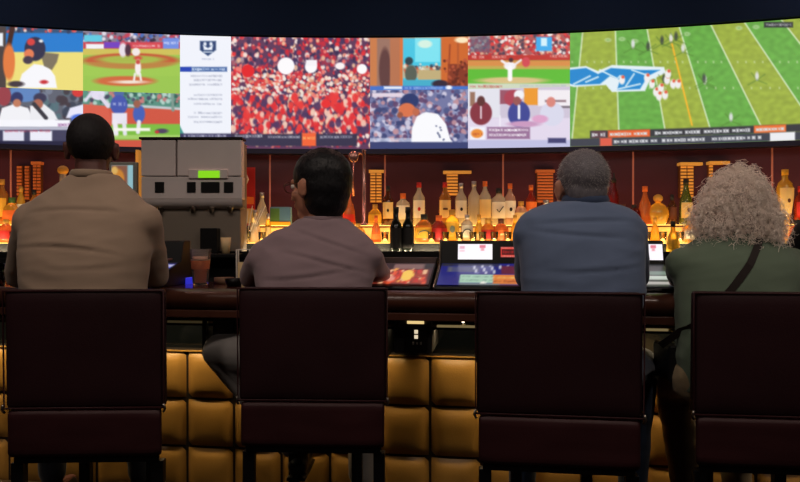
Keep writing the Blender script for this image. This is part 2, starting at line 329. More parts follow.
def p_pitch_wide(p):
    p.fill((90, 185, 50)); p.rect(466, 30, 572, 60, (170, 90, 90)); p.speck(468, 33, 571, 58, 420, [(225, 60, 60), (245, 235, 230), (70, 60, 80), (230, 170, 140), (190, 40, 50)], (.9, 2.1)); p.rect(470, 36, 490, 52, (80, 100, 130), .6)
    p.rect(536, 37, 552, 51, (60, 170, 235)); p.rect(541, 38, 547, 46, (210, 240, 250)); p.rect(466, 55, 572, 60.5, (190, 50, 45)); p.text(472, 484, 57, 3, (240, 200, 190)); p.text(492, 506, 57, 3, (245, 220, 210)); p.text(550, 568, 56, 3, (240, 200, 190)); p.rect(466, 60.5, 572, 68.5, (215, 140, 70)); p.rect(466, 66, 572, 69, (190, 170, 80)); p.ell(512, 80.5, 34, 3.4, (215, 190, 130))
    p.ell(510, 66, 6, 4, (245, 240, 245)); p.line(510, 68, 510, 79, 4.5, (250, 248, 250)); p.line(502, 61, 508, 65, 2.5, (240, 235, 240)); p.line(513, 66, 521, 60, 2, (240, 235, 240)); p.ell(511, 60, 2.2, 2.2, (70, 40, 50)); p.ell(526, 62, 4, 5, (210, 70, 80)); p.rect(466, 83.5, 572, 90, (205, 215, 190)); p.text(470, 502, 86.5, 2.2, (190, 60, 60)); p.text(520, 566, 86, 1.8, (170, 180, 200))
def p_panel(p):
    p.fill((205, 195, 215)); p.rect(466, 88, 500, 118, (225, 225, 235)); p.rect(470, 92, 475, 106, (150, 110, 90)); p.rect(500, 90, 520, 104, (150, 80, 100)); p.ell(513, 98, 9, 8, (170, 60, 80)); p.rect(524, 88, 538, 105, (235, 150, 40)); p.ell(519, 95, 5, 5, (240, 240, 245)); p.rect(538, 90, 572, 106, (240, 235, 240)); p.rect(545, 100, 566, 102, (140, 110, 120)); p.rect(545, 106, 572, 108, (110, 100, 110))
    p.rect(466, 118, 572, 146, (225, 215, 235)); p.ell(481, 113, 11, 12, (130, 45, 60)); p.ell(481, 101, 4, 5, (90, 45, 45)); p.line(481, 107, 481, 118, 1.5, (235, 220, 230)); p.ell(519, 114, 11, 13, (55, 65, 145)); p.ell(517, 101, 4, 4.5, (150, 80, 80)); p.line(519, 106, 519, 118, 2.5, (235, 235, 245)); p.ell(552, 114, 12, 12, (215, 215, 235)); p.ell(551, 102, 4.5, 5, (215, 130, 120)); p.ell(540, 119, 8, 4, (220, 160, 200)); p.ell(524, 124, 16, 3, (200, 150, 190)); p.line(500, 116, 500, 128, 1, (245, 240, 250))
    p.rect(470, 127, 485, 140, (240, 240, 250)); p.ell(477, 133.5, 6, 4.5, (235, 140, 50)); p.text(473, 482, 134, 2, (150, 40, 40)); p.rect(487, 127, 530, 139, (150, 110, 150)); p.text(489, 528, 130, 2.2, (250, 245, 250), .9); p.text(489, 526, 135, 2.2, (250, 245, 250), .9); p.rect(466, 140, 572, 150, (190, 190, 225)); p.rect(548, 138, 566, 143, (60, 60, 110))
FL = [((582.6, 33), (572, 139)), ((615.4, 31), (618.8, 130)), ((647.3, 30), (665, 130)), ((679, 26), (710, 128)), ((711, 25), (763, 130)), ((744, 21.6), (815, 127)), ((780, 18), (868, 130)), ((820, 15), (930, 130))]
def p_football(p):
    p.fill((96, 165, 66))
    def lx(l, y): (x0, y0), (x1, y1) = l; return x0+(x1-x0)*(y-y0)/(y1-y0)
    L = [((548, 33), (526, 139))]+FL
    for i in range(len(L)-1):
        if i in (1, 3, 5, 7): p.poly([(lx(L[i], 0), 0), (lx(L[i+1], 0), 0), (lx(L[i+1], 150), 150), (lx(L[i], 150), 150)], (152, 172, 62))
        else: p.poly([(lx(L[i], 0), 0), (lx(L[i+1], 0), 0), (lx(L[i+1], 150), 150), (lx(L[i], 150), 150)], (100, 168, 68))
    nz = np.array([noise.noise(Vector((float(x)*0.16, float(y)*0.22, 3.0))) for x, y in zip(p.X, p.Y)]); p.C = (p.C*(1+0.10*nz[:, None])).clip(0, 255)
    for l in L: p.line(lx(l, 5), 5, lx(l, 150), 150, 1.2, (232, 240, 215), .9)
    for i in range(len(L)-1):
        for yy in (62, 88):
            for k in range(1, 5):
                x = lx(L[i], yy)+(lx(L[i+1], yy)-lx(L[i], yy))*k/5; p.rect(x-.6, yy-.9, x+.6, yy+.9, (205, 220, 180), .7)
    for (x, y) in ((608, 40), (622, 39), (635, 41), (739, 28), (756, 27), (687, 34)): p.ell(x, y, 3.2, 2, (205, 225, 190), .6); p.ell(x, y, 1.4, .8, (120, 175, 80), .8)
    W_ = (225, 238, 245)
    p.poly([(566, 68), (586, 66), (598, 71), (612, 65), (664, 67), (666, 73), (650, 80), (645, 91), (612, 92), (606, 85), (574, 87), (566, 85)], W_); 
    p.poly([(567, 70), (586, 68), (598, 74), (611, 68), (640, 70), (660, 70), (648, 76), (640, 89), (617, 90), (620, 80), (610, 76), (600, 84), (575, 85), (567, 83)], (18, 132, 205))
    for a in ((574, 84, 590, 76), (586, 82, 598, 77), (612, 84, 620, 76), (626, 86, 634, 74), (600, 70, 616, 78), (632, 70, 655, 78), (614, 90, 640, 84)): p.line(*a, 1.6, W_, .95)
    p.line(671, 40, 692, 125, 1.6, (250, 180, 40))
    for (x, y) in ((633, 44), (648, 46), (662, 40), (671, 38), (676, 36), (683, 48), (705, 80), (757, 76), (731, 117), (664, 78), (704, 78)):
        for a in (0.5, 2.5, 4.2, 5.5): p.line(x, y+4, x+11*math.cos(a), y+4+8*math.sin(a), 1.2, (70, 110, 40), .45)
        p.ell(x, y, 1.8, 4, (225, 225, 230) if int(x) % 2 else (60, 70, 60), .9)
    for (x, y) in ((622, 80), (647, 78), (656, 92), (661, 88), (667, 80), (673, 84), (678, 84), (659, 96), (668, 74), (652, 84), (665, 95)): p.ell(x, y, 3, 4.5, (238, 235, 235)); p.ell(x+1, y-3, 1.6, 1.6, (225, 90, 60))
    p.rect(764, 22, 793, 27.5, (40, 45, 50)); p.text(766, 791, 24.7, 2.2, (235, 235, 235))
    R = p.R
    def bar(r0, r1, x0, x1, c):
        d = np.minimum(np.minimum(R-r0, r1-R)*110, np.minimum(p.X-x0, x1-p.X)); p.blend((d/p.aa+.5).clip(0, 1), c)
    bar(.865, .93, 590, 870, (50, 52, 58)); bar(.865, .93, 608, 650, (230, 95, 45)); bar(.865, .93, 592, 606, (90, 60, 70)); bar(.865, .93, 754, 786, (235, 110, 50)); bar(.93, 1.0, 570, 870, (58, 62, 74)); bar(.93, 1.0, 600, 612, (220, 90, 70)); bar(.93, 1.0, 770, 795, (235, 235, 240))
    for x0, x1, rr in ((610, 646, .9), (655, 700, .9), (704, 748, .9), (756, 784, .9), (614, 655, .965), (662, 705, .965), (712, 760, .965), (592, 604, .9), (806, 850, .965)):
        x = x0
        while x < x1:
            w = RNG.uniform(1.2, 3.6); q = RNG.uniform(.008, .014); bar(rr-q, rr+q, x, x+w, (215, 216, 220)); x += w+RNG.uniform(.2, .9)*(1 if RNG.rand() < .8 else 4)

vw = root('video_wall', 'long curved video wall of sports broadcasts above the red back wall', 'video wall', (0, 5.0, 1.9))
TILES = [(-62, 83, 0, .52, p_batter, 'baseball batter in a dark helmet on yellow and blue'), (-62, 83, .52, 1, p_dugout, 'two baseball players in white shirts in a dugout'),
         (83, 180, 0, .52, p_field, 'wide view of a baseball infield'), (83, 180, .52, 1, p_players, 'baseball players in blue on red dirt'),
         (180, 231, 0, 1, p_schedule, 'white schedule page with a navy crest'), (231, 370, 0, 1, p_crowd, 'stadium crowd dressed in red and white'),
         (370, 468, 0, .47, p_kitchen, 'orange room with a bright blue doorway'), (370, 468, .47, 1, p_pitcher, 'pitcher in a navy cap and white jersey'),
         (468, 570, 0, .47, p_pitch_wide, 'pitcher on green grass before a red crowd'), (468, 570, .47, 1, p_panel, 'three studio presenters in suits'),
         (570, 862, 0, 1, p_football, 'green football field with white yard lines')]
b = MB(); xl, _ = ray_curve(-62); xr, _ = ray_curve(862)
arcbox(b, xl-.03, xr+.03, 0.012, 0.11, ZB-.03, ZT+.01, .06); part(b, 'screen_housing', M['black'], vw)
b = MB(); arcbox(b, xl-.03, xr+.03, -0.012, 0.012, ZB-.035, ZB-.001, .06); part(b, 'screen_bezel', M['bezel'], vw)
for (x0, x1, r0, r1, fn, lb) in TILES:
    nx = int((x1-x0)*1.25)+1; ny = int((r1-r0)*145)+1
    gx = np.linspace(x0, x1, nx); gr = np.linspace(r0, r1, ny); V = []; PX = []; PY = []; PR = []
    for x in gx:
        X_, Y_ = ray_curve(x)
        for r in gr:
            z = ZT+(ZB-ZT)*r; V.append((X_, Y_, z)); PX.append(x); PY.append(CY-(z-CZ)*F/Y_); PR.append(r)
    fs = [(i*ny+j, i*ny+j+1, (i+1)*ny+j+1, (i+1)*ny+j) for i in range(nx-1) for j in range(ny-1)]
    p = Pic(np.array(PX), np.array(PY)); p.R = np.array(PR); fn(p)
    p.C = 6+p.C*0.98
    if fn is p_schedule: pass
    c = (p.C/255).clip(0, 1); c = np.where(c <= .04045, c/12.92, ((c+.055)/1.055)**2.4)
    mb = MB(); mb.v = V; mb.f = fs; mb.sm = [True]*len(fs)
    ob = part(mb, 'screen_tile', M['screen'], vw); ob['label'] = 'screen showing '+lb
    at = ob.data.color_attributes.new('display', 'FLOAT_COLOR', 'POINT')
    at.data.foreach_set('color', np.concatenate([c, np.ones((len(c), 1))], 1).astype(np.float32).ravel())

# ------------------------------------------------------------------ amber reflections on the red wall, built as glowing slats
def slat_reflection(px0, px1, py0, py1, label, topbar=None, m='amberslat', cols=1, n=None):
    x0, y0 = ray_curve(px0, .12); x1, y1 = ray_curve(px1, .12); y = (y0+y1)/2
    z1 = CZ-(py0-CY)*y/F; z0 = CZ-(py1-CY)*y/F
    r = root('wall_reflection', label, 'wall reflection', ((x0+x1)/2, y, z0), 'slatted amber reflections on the red wall')
    part(MB().box(x0, x1, min(y0, y1)-.012, max(y0, y1)+.002, z0, z1), 'back_plate', mat('reflection back plate', (110, 62, 26), .6), r)
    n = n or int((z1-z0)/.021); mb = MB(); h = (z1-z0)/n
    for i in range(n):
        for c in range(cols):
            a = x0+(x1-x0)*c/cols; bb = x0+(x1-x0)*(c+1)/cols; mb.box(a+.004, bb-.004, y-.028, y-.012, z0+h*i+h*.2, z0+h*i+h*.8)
    part(mb, 'reflection_slats', M[m], r)
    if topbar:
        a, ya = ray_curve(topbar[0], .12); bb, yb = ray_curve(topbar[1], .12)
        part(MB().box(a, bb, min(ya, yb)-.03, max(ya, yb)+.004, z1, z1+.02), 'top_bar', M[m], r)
slat_reflection(370, 382, 173, 203, 'slatted amber wall reflection left of the pale-labelled dark bottle', (369, 384), cols=2)
slat_reflection(446, 458, 174, 196, 'short slatted amber wall reflection under a wide top bar behind the clear bottles', (443, 471))
slat_reflection(536, 553, 173, 203, 'dim slatted orange wall reflection beside the man in slate blue', (535, 554), 'amberslat_dim')
slat_reflection(678, 693, 166, 198, 'slatted amber wall reflection behind the tall olive bottle with a bar reaching right', (677, 701), cols=2)
slat_reflection(707, 712, 165, 200, 'narrow amber wall reflection behind the curly grey hair', (706, 728))
slat_reflection(18, 24, 166, 196, 'dim narrow orange wall reflection nearest the left edge', None, 'amberslat_dim')
slat_reflection(26, 31, 166, 200, 'dim narrow orange wall reflection second from the left edge', None, 'amberslat_dim')
slat_reflection(34, 43, 165, 200, 'dim orange wall reflection third from the left edge with a small top bar', (33, 44), 'amberslat_dim', cols=2)

# ------------------------------------------------------------------ back bar
bb_ = root('back_bar_cabinet', 'dark back bar cabinet with an amber lit bottle step along the red wall', 'back bar', (0, 4.6, 0))
mb = MB(); arcbox(mb, ML, MR, -.70, .115, .0, 1.17); part(mb, 'cabinet_base', M['blackmat'], bb_)
mb = MB(); arcbox(mb, ML, MR, -.74, .117, 1.17, 1.20); part(mb, 'counter_top', M['black'], bb_)
mx0, _ = ray_curve(133, -.4); mx1, _ = ray_curve(249, -.4)
for a, c in ((ML, mx0), (mx1, MR)):
    mb = MB(); arcbox(mb, a, c, -.50, .11, 1.20, 1.285); part(mb, 'lower_step', M['black'], bb_)
    mb = MB(); arcbox(mb, a, c, -.34, .11, 1.285, 1.388); part(mb, 'lit_step', M['amberglow'], bb_)
    mb = MB(); arcbox(mb, a, c, -.345, .11, 1.388, 1.40); part(mb, 'step_edge', mat('bronze step edge', (120, 70, 25), .4, metal=.5), bb_)
    mb = MB(); arcbox(mb, a, c, -.31, -.06, 1.4001, 1.4035); part(mb, 'lit_step_top', M['ambertop'], bb_)
    mb = MB(); arcbox(mb, a, c, -.47, -.36, 1.2851, 1.2875); part(mb, 'lit_step_top', M['ambertop'], bb_)

# bottles ------------------------------------------------------------
PROF = {
 'round': [(.001, 0), (.038, .0), (.042, .008), (.042, .17), (.038, .195), (.020, .225), (.0145, .24), (.0135, .285)],
 'square': [(.001, 0), (.046, .0), (.048, .006), (.048, .13), (.044, .155), (.022, .172), (.017, .18), (.017, .21)],
 'slim': [(.001, 0), (.030, .0), (.032, .008), (.032, .19), (.024, .225), (.0135, .25), (.0125, .30)],
 'wine': [(.001, 0), (.035, .0), (.038, .008), (.038, .17), (.032, .20), (.018, .225), (.0145, .24), (.0145, .295)],
 'champ': [(.001, 0), (.040, .0), (.044, .01), (.044, .13), (.038, .17), (.024, .215), (.016, .25), (.015, .30)],
 'squat': [(.001, 0), (.050, .0), (.056, .02), (.058, .06), (.052, .10), (.030, .125), (.018, .135), (.018, .16)],
 'globe': [(.001, 0), (.045, .0), (.062, .03), (.072, .065), (.066, .10), (.040, .13), (.020, .142), (.018, .16)],
 'bell': [(.001, 0), (.050, .0), (.050, .01), (.044, .09), (.034, .14), (.018, .18), (.014, .20), (.014, .24)],
 'taper': [(.001, 0), (.020, .0), (.026, .01), (.046, .16), (.046, .21), (.038, .24), (.018, .26), (.016, .31)]}
CAPZ = {k: v[-1] for k, v in PROF.items()}
def bottle(X, Y, z, kind, glass, label, lab=None, cap='black', s=1.0, pour=False, lr=(.25, .62), emb=None, capy=None, group='bottles on the back bar'):
    pr = [(r*s, h*s) for r, h in PROF[kind]]
    mb = MB(); sy = .72 if kind == 'square' else 1
    mb.lathe(pr, (0, 0, 0), 18, 1, sy)
    ob = bpy.data.objects.new('bottle', mb.mesh('bottle', G[glass])); COL.objects.link(ob); ob.location = (X, Y, z+.004)
    tag(ob, label, 'bottle', group)
    body_h = max(h for r, h in pr if r > .75*max(q[0] for q in pr)); R = max(q[0] for q in pr)
    def rad(h):
        for (r0, h0), (r1, h1) in zip(pr[1:], pr[2:]):
            if h0 <= h <= h1: return r0+(r1-r0)*(h-h0)/max(h1-h0, 1e-6)
        return pr[-1][0]
    if lab:
        z0 = body_h*lr[0]; z1 = body_h*(lr[0]+lr[1]); n = 12; vs = []
        for j in range(5):
            h = z0+(z1-z0)*j/4; r = rad(h)+.0012
            for k in range(n+1):
                a = math.radians(-90-62+124*k/n); vs.append((r*math.cos(a), r*math.sin(a)*sy, h))
        fs = [(j*(n+1)+k, j*(n+1)+k+1, (j+1)*(n+1)+k+1, (j+1)*(n+1)+k) for j in range(4) for k in range(n)]
        l = bpy.data.objects.new('bottle_label', MB().add(vs, fs, True).mesh('bottle_label', LB[lab])); COL.objects.link(l); l.parent = ob
        if emb:
            zc = (z0+z1)/2; e = MB(); r = rad(zc)*sy+.003
            kind_, mcol, sz = emb
            if kind_ == 'oval': e.add([(sz*math.cos(t), -r, zc+sz*1.35*math.sin(t)) for t in [k*math.pi/10 for k in range(20)]]+[(0, -r-.001, zc)], [(k, (k+1) % 20, 20) for k in range(20)])
            if kind_ == 'check': e.tube([(-.020, -r-.003, zc+.006), (-.006, -r-.005, zc-.014), (.024, -r-.002, zc+.026)], .004, 6)
            if kind_ == 'bar': e.box(-sz, sz, -r-.001, -r+.001, zc-.006, zc+.006)
            if kind_ == 'arch': e.tube([(.034*s*math.cos(t), -rad(zc)*sy*math.sqrt(max(.05, 1-(.034*s*math.cos(t)/rad(zc))**2))-.003, zc-.012+.026*math.sin(t)) for t in [math.pi*k/10 for k in range(11)]], .0035, 6)
            m_ = bpy.data.objects.new('label_mark', e.mesh('label_mark', LB[mcol])); COL.objects.link(m_); m_.parent = l
    r, h = pr[-1]; c = MB()
    if pour: c.lathe([(.001, h-.02), (r+.003, h-.02), (r+.003, h+.004), (.006, h+.012), (.0045, h+.045), (.001, h+.046)], n=12)
    elif cap == 'ball': c.ell((0, 0, h+.012), (r*1.7, r*1.7, r*1.5))
    else: c.lathe([(.001, h-.028), (r+.0025, h-.028), (r+.0025, h+.008), (.001, h+.009)], n=14)
    cc = bpy.data.objects.new('cap', c.mesh('cap', LB[cap if cap != 'ball' else 'gold'])); COL.objects.link(cc); cc.parent = ob
    return ob
def rowA(px, off=-.20): x, y = ray_curve(px, off); return x, y, 1.4035
def rowB(px, off=-.402): x, y = ray_curve(px, off); return x, y, 1.2875
GA = 'bottles on the upper lit step'; GB = 'bottles on the lower step'
A_ = [ # px, kind, glass, label text, labelcolour, cap, scale, pour, emblem
 (-18, 'round', 'amber', 'amber bottle on the upper step just left of the frame edge', 'cream', 'red', 1, 0, None),
 (2, 'round', 'amber', 'amber bottle with a yellow label nearest the left edge, upper step', 'yellow', 'gold', 1.0, 0, None),
 (12, 'squat', 'gold', 'squat golden bottle with a green cap near the left edge', 'orange', 'green', 1.05, 0, None),
 (21, 'slim', 'gold', 'slim golden bottle under the dim orange reflections at the left', 'white', 'gold', .8, 0, None),
 (34, 'round', 'amber', 'amber bottle with a cream label beside the bald man\'s left shoulder', 'cream', 'black', .78, 0, None),
 (47, 'squat', 'clear', 'clear squat bottle behind the left shoulder of the man in beige', 'white', 'silver', 1, 0, None),
 (63, 'bell', 'frost', 'pale frosted bottle beside the neck of the man in beige', 'cream', 'ball', 1.45, 0, None),
 (262, 'bell', 'clear', 'clear flared bottle right of the steel drinks machine', None, 'silver', .9, 0, None),
 (349, 'bell', 'orange', 'orange bottle just right of the dark-haired man\'s head', 'red', 'red', .95, 0, None),
 (375, 'squat', 'gold', 'squat golden bottle under the slatted reflection right of the dark-haired man', 'yellow', 'gold', .85, 0, None),
 (388, 'round', 'brown', 'dark-shouldered bottle with a cream label and black mark', 'cream', 'black', .92, 0, ('oval', 'black', .008)),
 (403, 'square', 'clear', 'stout square clear bottle with a round stopper', 'white', 'orange', 1.0, 0, None),
 (419, 'round', 'clear', 'clear bottle with a red pourer and red emblem on its white label', 'white', 'red', 1.0, 0, ('oval', 'red', .010)),
 (445, 'round', 'amber', 'red-capped amber bottle left of the row of clear bottles', 'cream', 'red', 1.0, 0, ('bar', 'brown', .016)),
 (461, 'round', 'clear', 'silver-capped clear bottle with a dark spot on its label', 'white', 'silver', .98, 0, ('oval', 'black', .009)),
 (474, 'round', 'clear', 'clear bottle with a tall silver neck, between silver-capped and amber-capped bottles', None, 'silver', 1.02, 0, None),
 (485, 'round', 'clear', 'amber-capped clear bottle with a cream label', 'cream', 'orange', 1.02, 0, None),
 (499, 'square', 'clear', 'clear bottle with a black check mark on its white label', 'white', 'black', 1.15, 0, ('check', 'black', .01)),
 (510, 'round', 'pink', 'pale pink bottle with a black oval on its label', 'white', 'orange', .96, 0, ('oval', 'black', .010)),
 (521, 'squat', 'pink', 'low pale pink bottle right of the black oval label', 'cream', 'gold', .95, 0, None),
 (531, 'round', 'red', 'orange red bottle with a pale band left of the man in slate blue', 'orange', 'orange', .92, 0, ('bar', 'cream', .02)),
 (546, 'squat', 'clear', 'clear squat bottle with a white top beside the shoulder in slate blue', 'white', 'silver', 1.0, 0, None),
 (614, 'slim', 'darkred', 'slim dark bottle with a pourer right of the grey-haired man\'s head', None, 'black', 1.0, 1, None),
 (623, 'squat', 'clear', 'small bright clear bottle beside the dark red decanter', 'white', 'brown', .8, 0, None),
 (634, 'globe', 'darkred', 'dark red round decanter right of the man in slate blue', None, 'black', .78, 0, None),
 (645, 'bell', 'orange', 'orange bell-shaped bottle between red and gold decanters', None, 'orange', 1.02, 0, None),
 (658, 'globe', 'gold', 'large round gold decanter left of the tall olive bottle', None, 'ball', 1.0, 0, None),
 (672, 'round', 'brown', 'small brown bottle between gold decanter and olive bottle', 'brown', 'black', .66, 0, None),
 (686, 'champ', 'green', 'tall olive green bottle in front of the slatted amber reflection', 'cream', 'black', .96, 0, ('oval', 'brown', .010)),
 (700, 'squat', 'amber', 'amber squat bottle at the edge of the curly hair', 'orange', 'gold', .9, 0, None),
 (785, 'taper', 'gold', 'tall golden bottle widening upward, right of the curly grey hair', 'cream', 'yellow', 1.08, 0, ('oval', 'brown', .010)),
 (800, 'round', 'red', 'red bottle at the right edge', 'red', 'red', .8, 0, None),
 (822, 'round', 'clear', 'clear bottle beyond the right edge, first on the upper step', 'white', 'silver', 1, 0, None),
]
for (px, kd, gl, tx, lb, cp, s, pr, em) in A_:
    x, y, z = rowA(px); bottle(x, y, z, kd, gl, tx, lb, cp, s, bool(pr), emb=em, group=GA)
B_ = [
 (6, 'squat', 'orange', 'orange squat bottle with a red label at the left edge, lower step', 'red', 'gold', .85, 0, None),
 (22, 'bell', 'gold', 'golden bell-shaped bottle near the left edge, lower step', 'yellow', 'black', .75, 0, None),
 (255, 'bell', 'clear', 'narrow-waisted glass decanter glowing right of the drinks machine', None, 'silver', .85, 0, None),
 (268, 'slim', 'gold', 'slim golden bottle left of the man with glasses, lower step', 'cream', 'silver', .6, 0, None),
 (343, 'squat', 'amber', 'low amber bottle touching the dark-haired man\'s neck', 'yellow', 'gold', .9, 0, None),
 (358, 'globe', 'gold', 'yellow dome-shaped decanter over the shoulder of the man with glasses', None, 'gold', .72, 0, None),
 (376, 'bell', 'orange', 'orange bottle left of the two dark wine bottles, lower step', 'orange', 'orange', .7, 0, None),
 (424, 'squat', 'amber', 'squat amber bottle with an arched yellow label', 'yellow', 'black', 1.1, 0, ('arch', 'grey', .01)),
 (439, 'squat', 'red', 'squat red bottle with a red label', 'red', 'orange', 1.05, 0, None),
 (452, 'square', 'gold', 'golden bottle with an oval grey-green label', 'yellow', 'gold', .98, 0, ('oval', 'grey', .017)),
 (467, 'square', 'clear', 'clear bottle with a dark horseshoe mark', 'white', 'silver', .82, 0, ('arch', 'black', .01)),
 (479, 'bell', 'gold', 'small golden bottle right of the horseshoe-marked bottle', 'cream', 'gold', .72, 0, None),
 (488, 'squat', 'amber', 'amber bottle with a square red label', 'red', 'gold', .92, 0, None),
 (501, 'squat', 'orange', 'orange bottle with a cream label below the check-marked bottle', 'orange', 'brown', .92, 0, ('bar', 'cream', .014)),
 (515, 'bell', 'gold', 'golden bell-shaped bottle nearest the slate blue sleeve', 'yellow', 'gold', .7, 0, None),
 (640, 'squat', 'amber', 'low amber bottle between slate blue shoulder and glowing decanter, lower step', 'yellow', 'gold', .7, 0, None),
 (655, 'bell', 'gold', 'glowing footed gold decanter below the large round one', None, 'gold', .62, 0, None),
 (690, 'squat', 'gold', 'golden squat bottle beside the woman in green, lower step', 'white', 'gold', .85, 0, None),
 (797, 'squat', 'orange', 'orange squat bottle at the right edge, lower step', 'cream', 'black', .8, 0, None)]
for (px, kd, gl, tx, lb, cp, s, pr, em) in B_:
    x, y, z = rowB(px); bottle(x, y, z, kd, gl, tx, lb, cp, s, bool(pr), emb=em, group=GB)
x, y = ray_curve(396, -.62); bottle(x, y, 1.20, 'wine', 'dark', 'left of the two dark wine bottles behind the gaming terminals', 'black', 'black', 1.02, group='dark wine bottles')
x, y = ray_curve(408, -.60); bottle(x, y, 1.20, 'wine', 'dark', 'right of the two dark wine bottles behind the gaming terminals', 'black', 'black', 1.02, group='dark wine bottles')
x, y = ray_curve(673, -.62); bottle(x, y, 1.20, 'bell', 'gold', 'dark-necked bottle of yellow liquor standing by the woman\'s shoulder', None, 'black', .86, group=GB)

for px in (14, 30, 262, 276, 286, 385, 431.5, 445.5, 459.5, 473, 482.5, 494.5, 508, 522, 647, 663, 680, 699):
    x, y = ray_curve(px, -.474)
    g_ = MB().lathe([(.001, 0), (.020, 0), (.0245, .070), (.0225, .070), (.018, .008), (.001, .008)], (0, 0, 0), 16).build('rocks_glass', M['glass']); g_.location = (x, y, 1.2885)
    tag(g_, 'small clear rocks glass in front of the bottles on the lower step', 'glass', 'rocks glasses on the lower step')
# ------------------------------------------------------------------ drinks machine
Ym = 4.20
def mx(px): return XW(px, Ym)
def mz(py): return CZ-(py-CY)*Ym/F
dm = root('drinks_machine', 'large satin steel drinks dispensing machine with a green lit readout', 'drinks machine', (mx(191), Ym+.13, 1.20))
part(MB().box(mx(140.5), mx(237.5), Ym+.08, Ym+.26, 1.20, mz(139)), 'cabinet', M['steeldark'], dm, bevel=.006)
part(MB().box(mx(141), mx(175.5), Ym, Ym+.079, mz(176), mz(139.5)), 'door', M['steel'], dm, bevel=.006)
part(MB().box(mx(177), mx(241.5), Ym, Ym+.079, mz(176), mz(139.5)), 'door', M['steel'], dm, bevel=.006)
part(MB().box(mx(139.5), mx(242.5), Ym-.01, Ym+.10, mz(139.3), mz(137.2)), 'top_trim', M['black'], dm)
part(MB().box(mx(141), mx(242), Ym+.005, Ym+.079, mz(199), mz(176.6)), 'control_fascia', M['steel'], dm, bevel=.004)
# curved lower lip
vs = []; n = 8
for i in range(n+1):
    a = math.pi/2*i/n; vs += [(mx(141), Ym+.005+.075*(1-math.cos(a)), mz(199)-.055*math.sin(a)), (mx(242), Ym+.005+.075*(1-math.cos(a)), mz(199)-.055*math.sin(a))]
part(MB().add(vs, [(2*i, 2*i+1, 2*i+3, 2*i+2)[::-1] for i in range(n)], True), 'lower_lip', M['steel'], dm)
part(MB().box(mx(189), mx(228), Ym-.012, Ym+.004, mz(178.5), mz(169.5)), 'readout_bezel', M['steel'], dm, bevel=.003)
part(MB().box(mx(199), mx(220), Ym-.016, Ym-.011, mz(178), mz(171)), 'readout', M['lcd'], dm)['label'] = 'green lit readout'
for a, c in ((155, 164), (187, 195.5), (201, 219.5), (224, 233)):
    k = part(MB().box(mx(a), mx(c), Ym-.004, Ym+.006, mz(192.5), mz(182)), 'keypad', M['black'], dm, bevel=.002)
for x in (157, 190, 209, 228):
    part(MB().lathe([(.001, .0), (.010, .0), (.020, .03), (.020, .055), (.001, .056)], (mx(x), Ym+.055, mz(213)), 12), 'spout', M['bronze'], dm)
part(MB().box(mx(141), mx(242), Ym-.10, Ym+.079, 1.201, 1.225), 'drip_tray', M['black'], dm, bevel=.004)
part(MB().box(mx(200), mx(217), Ym+.0, Ym+.079, 1.226, mz(228)), 'card_reader', M['black'], dm, bevel=.004)
c = MB().lathe([(.001, 0), (.022, 0), (.031, .095), (.029, .095), (.02, .004), (.001, .004)], (mx(227.5), Ym-.04, 1.226), 20).build('paper_cup', M['cream']); tag(c, 'white paper cup standing at the foot of the steel drinks machine', 'cup')
# tall light strip and small lit monitor left of the machine
x, y = ray_curve(137.5, -.05)
tag(MB().box(x-.010, x+.010, y-.01, y+.165, 1.4035, 1.93).build('light_strip', M['amberslat']), 'thin upright amber light strip left of the steel drinks machine', 'light strip')
Yt = 4.35
tr = root('monitor', 'small grey framed monitor showing an orange picture by the bald man', 'monitor', (XW(124, Yt), Yt, 1.2))
z0 = CZ-(203-CY)*Yt/F; z1 = CZ-(162-CY)*Yt/F
part(MB().box(XW(109, Yt), XW(137, Yt), Yt, Yt+.03, z0, z1), 'frame', mat('grey monitor frame', (150, 160, 155), .5), tr, bevel=.004)
nx, ny = 24, 30; V = []; PX = []; PY = []
for i in range(nx):
    for j in range(ny):
        u = i/(nx-1); v = j/(ny-1); V.append((XW(111.5, Yt)+(XW(133, Yt)-XW(111.5, Yt))*u, Yt-.002, z0+.01+(z1-z0-.03)*v)); PX.append(u*20); PY.append((1-v)*28)
p = Pic(np.array(PX), np.array(PY)); p.fill((150, 190, 200)); p.rect(0, 0, 15, 28, (150, 100, 80)); p.ell(6, 10, 6, 7, (230, 150, 60)); p.ell(9, 19, 5, 7, (215, 90, 70)); p.ell(3, 4, 3, 3, (250, 200, 110)); p.rect(15.5, 0, 20, 28, (165, 215, 225))
def disp(ob, p, gain=1.0):
    c = (p.C/255).clip(0, 1); c = np.where(c <= .04045, c/12.92, ((c+.055)/1.055)**2.4)*gain
    at = ob.data.color_attributes.new('display', 'FLOAT_COLOR', 'POINT'); at.data.foreach_set('color', np.concatenate([c, np.ones((len(c), 1))], 1).astype(np.float32).ravel())
mb = MB(); mb.v = V; mb.f = [(i*ny+j, (i+1)*ny+j, (i+1)*ny+j+1, i*ny+j+1) for i in range(nx-1) for j in range(ny-1)]; mb.sm = [False]*len(mb.f)
disp(part(mb, 'screen', M['screen_small'], tr), p, .8)
part(MB().box(XW(121, Yt), XW(126, Yt), Yt+.01, Yt+.03, 1.21, z0), 'stand_neck', M['black'], tr)
part(MB().box(XW(114, Yt), XW(133, Yt), Yt-.04, Yt+.07, 1.20, 1.212), 'stand_foot', M['black'], tr)

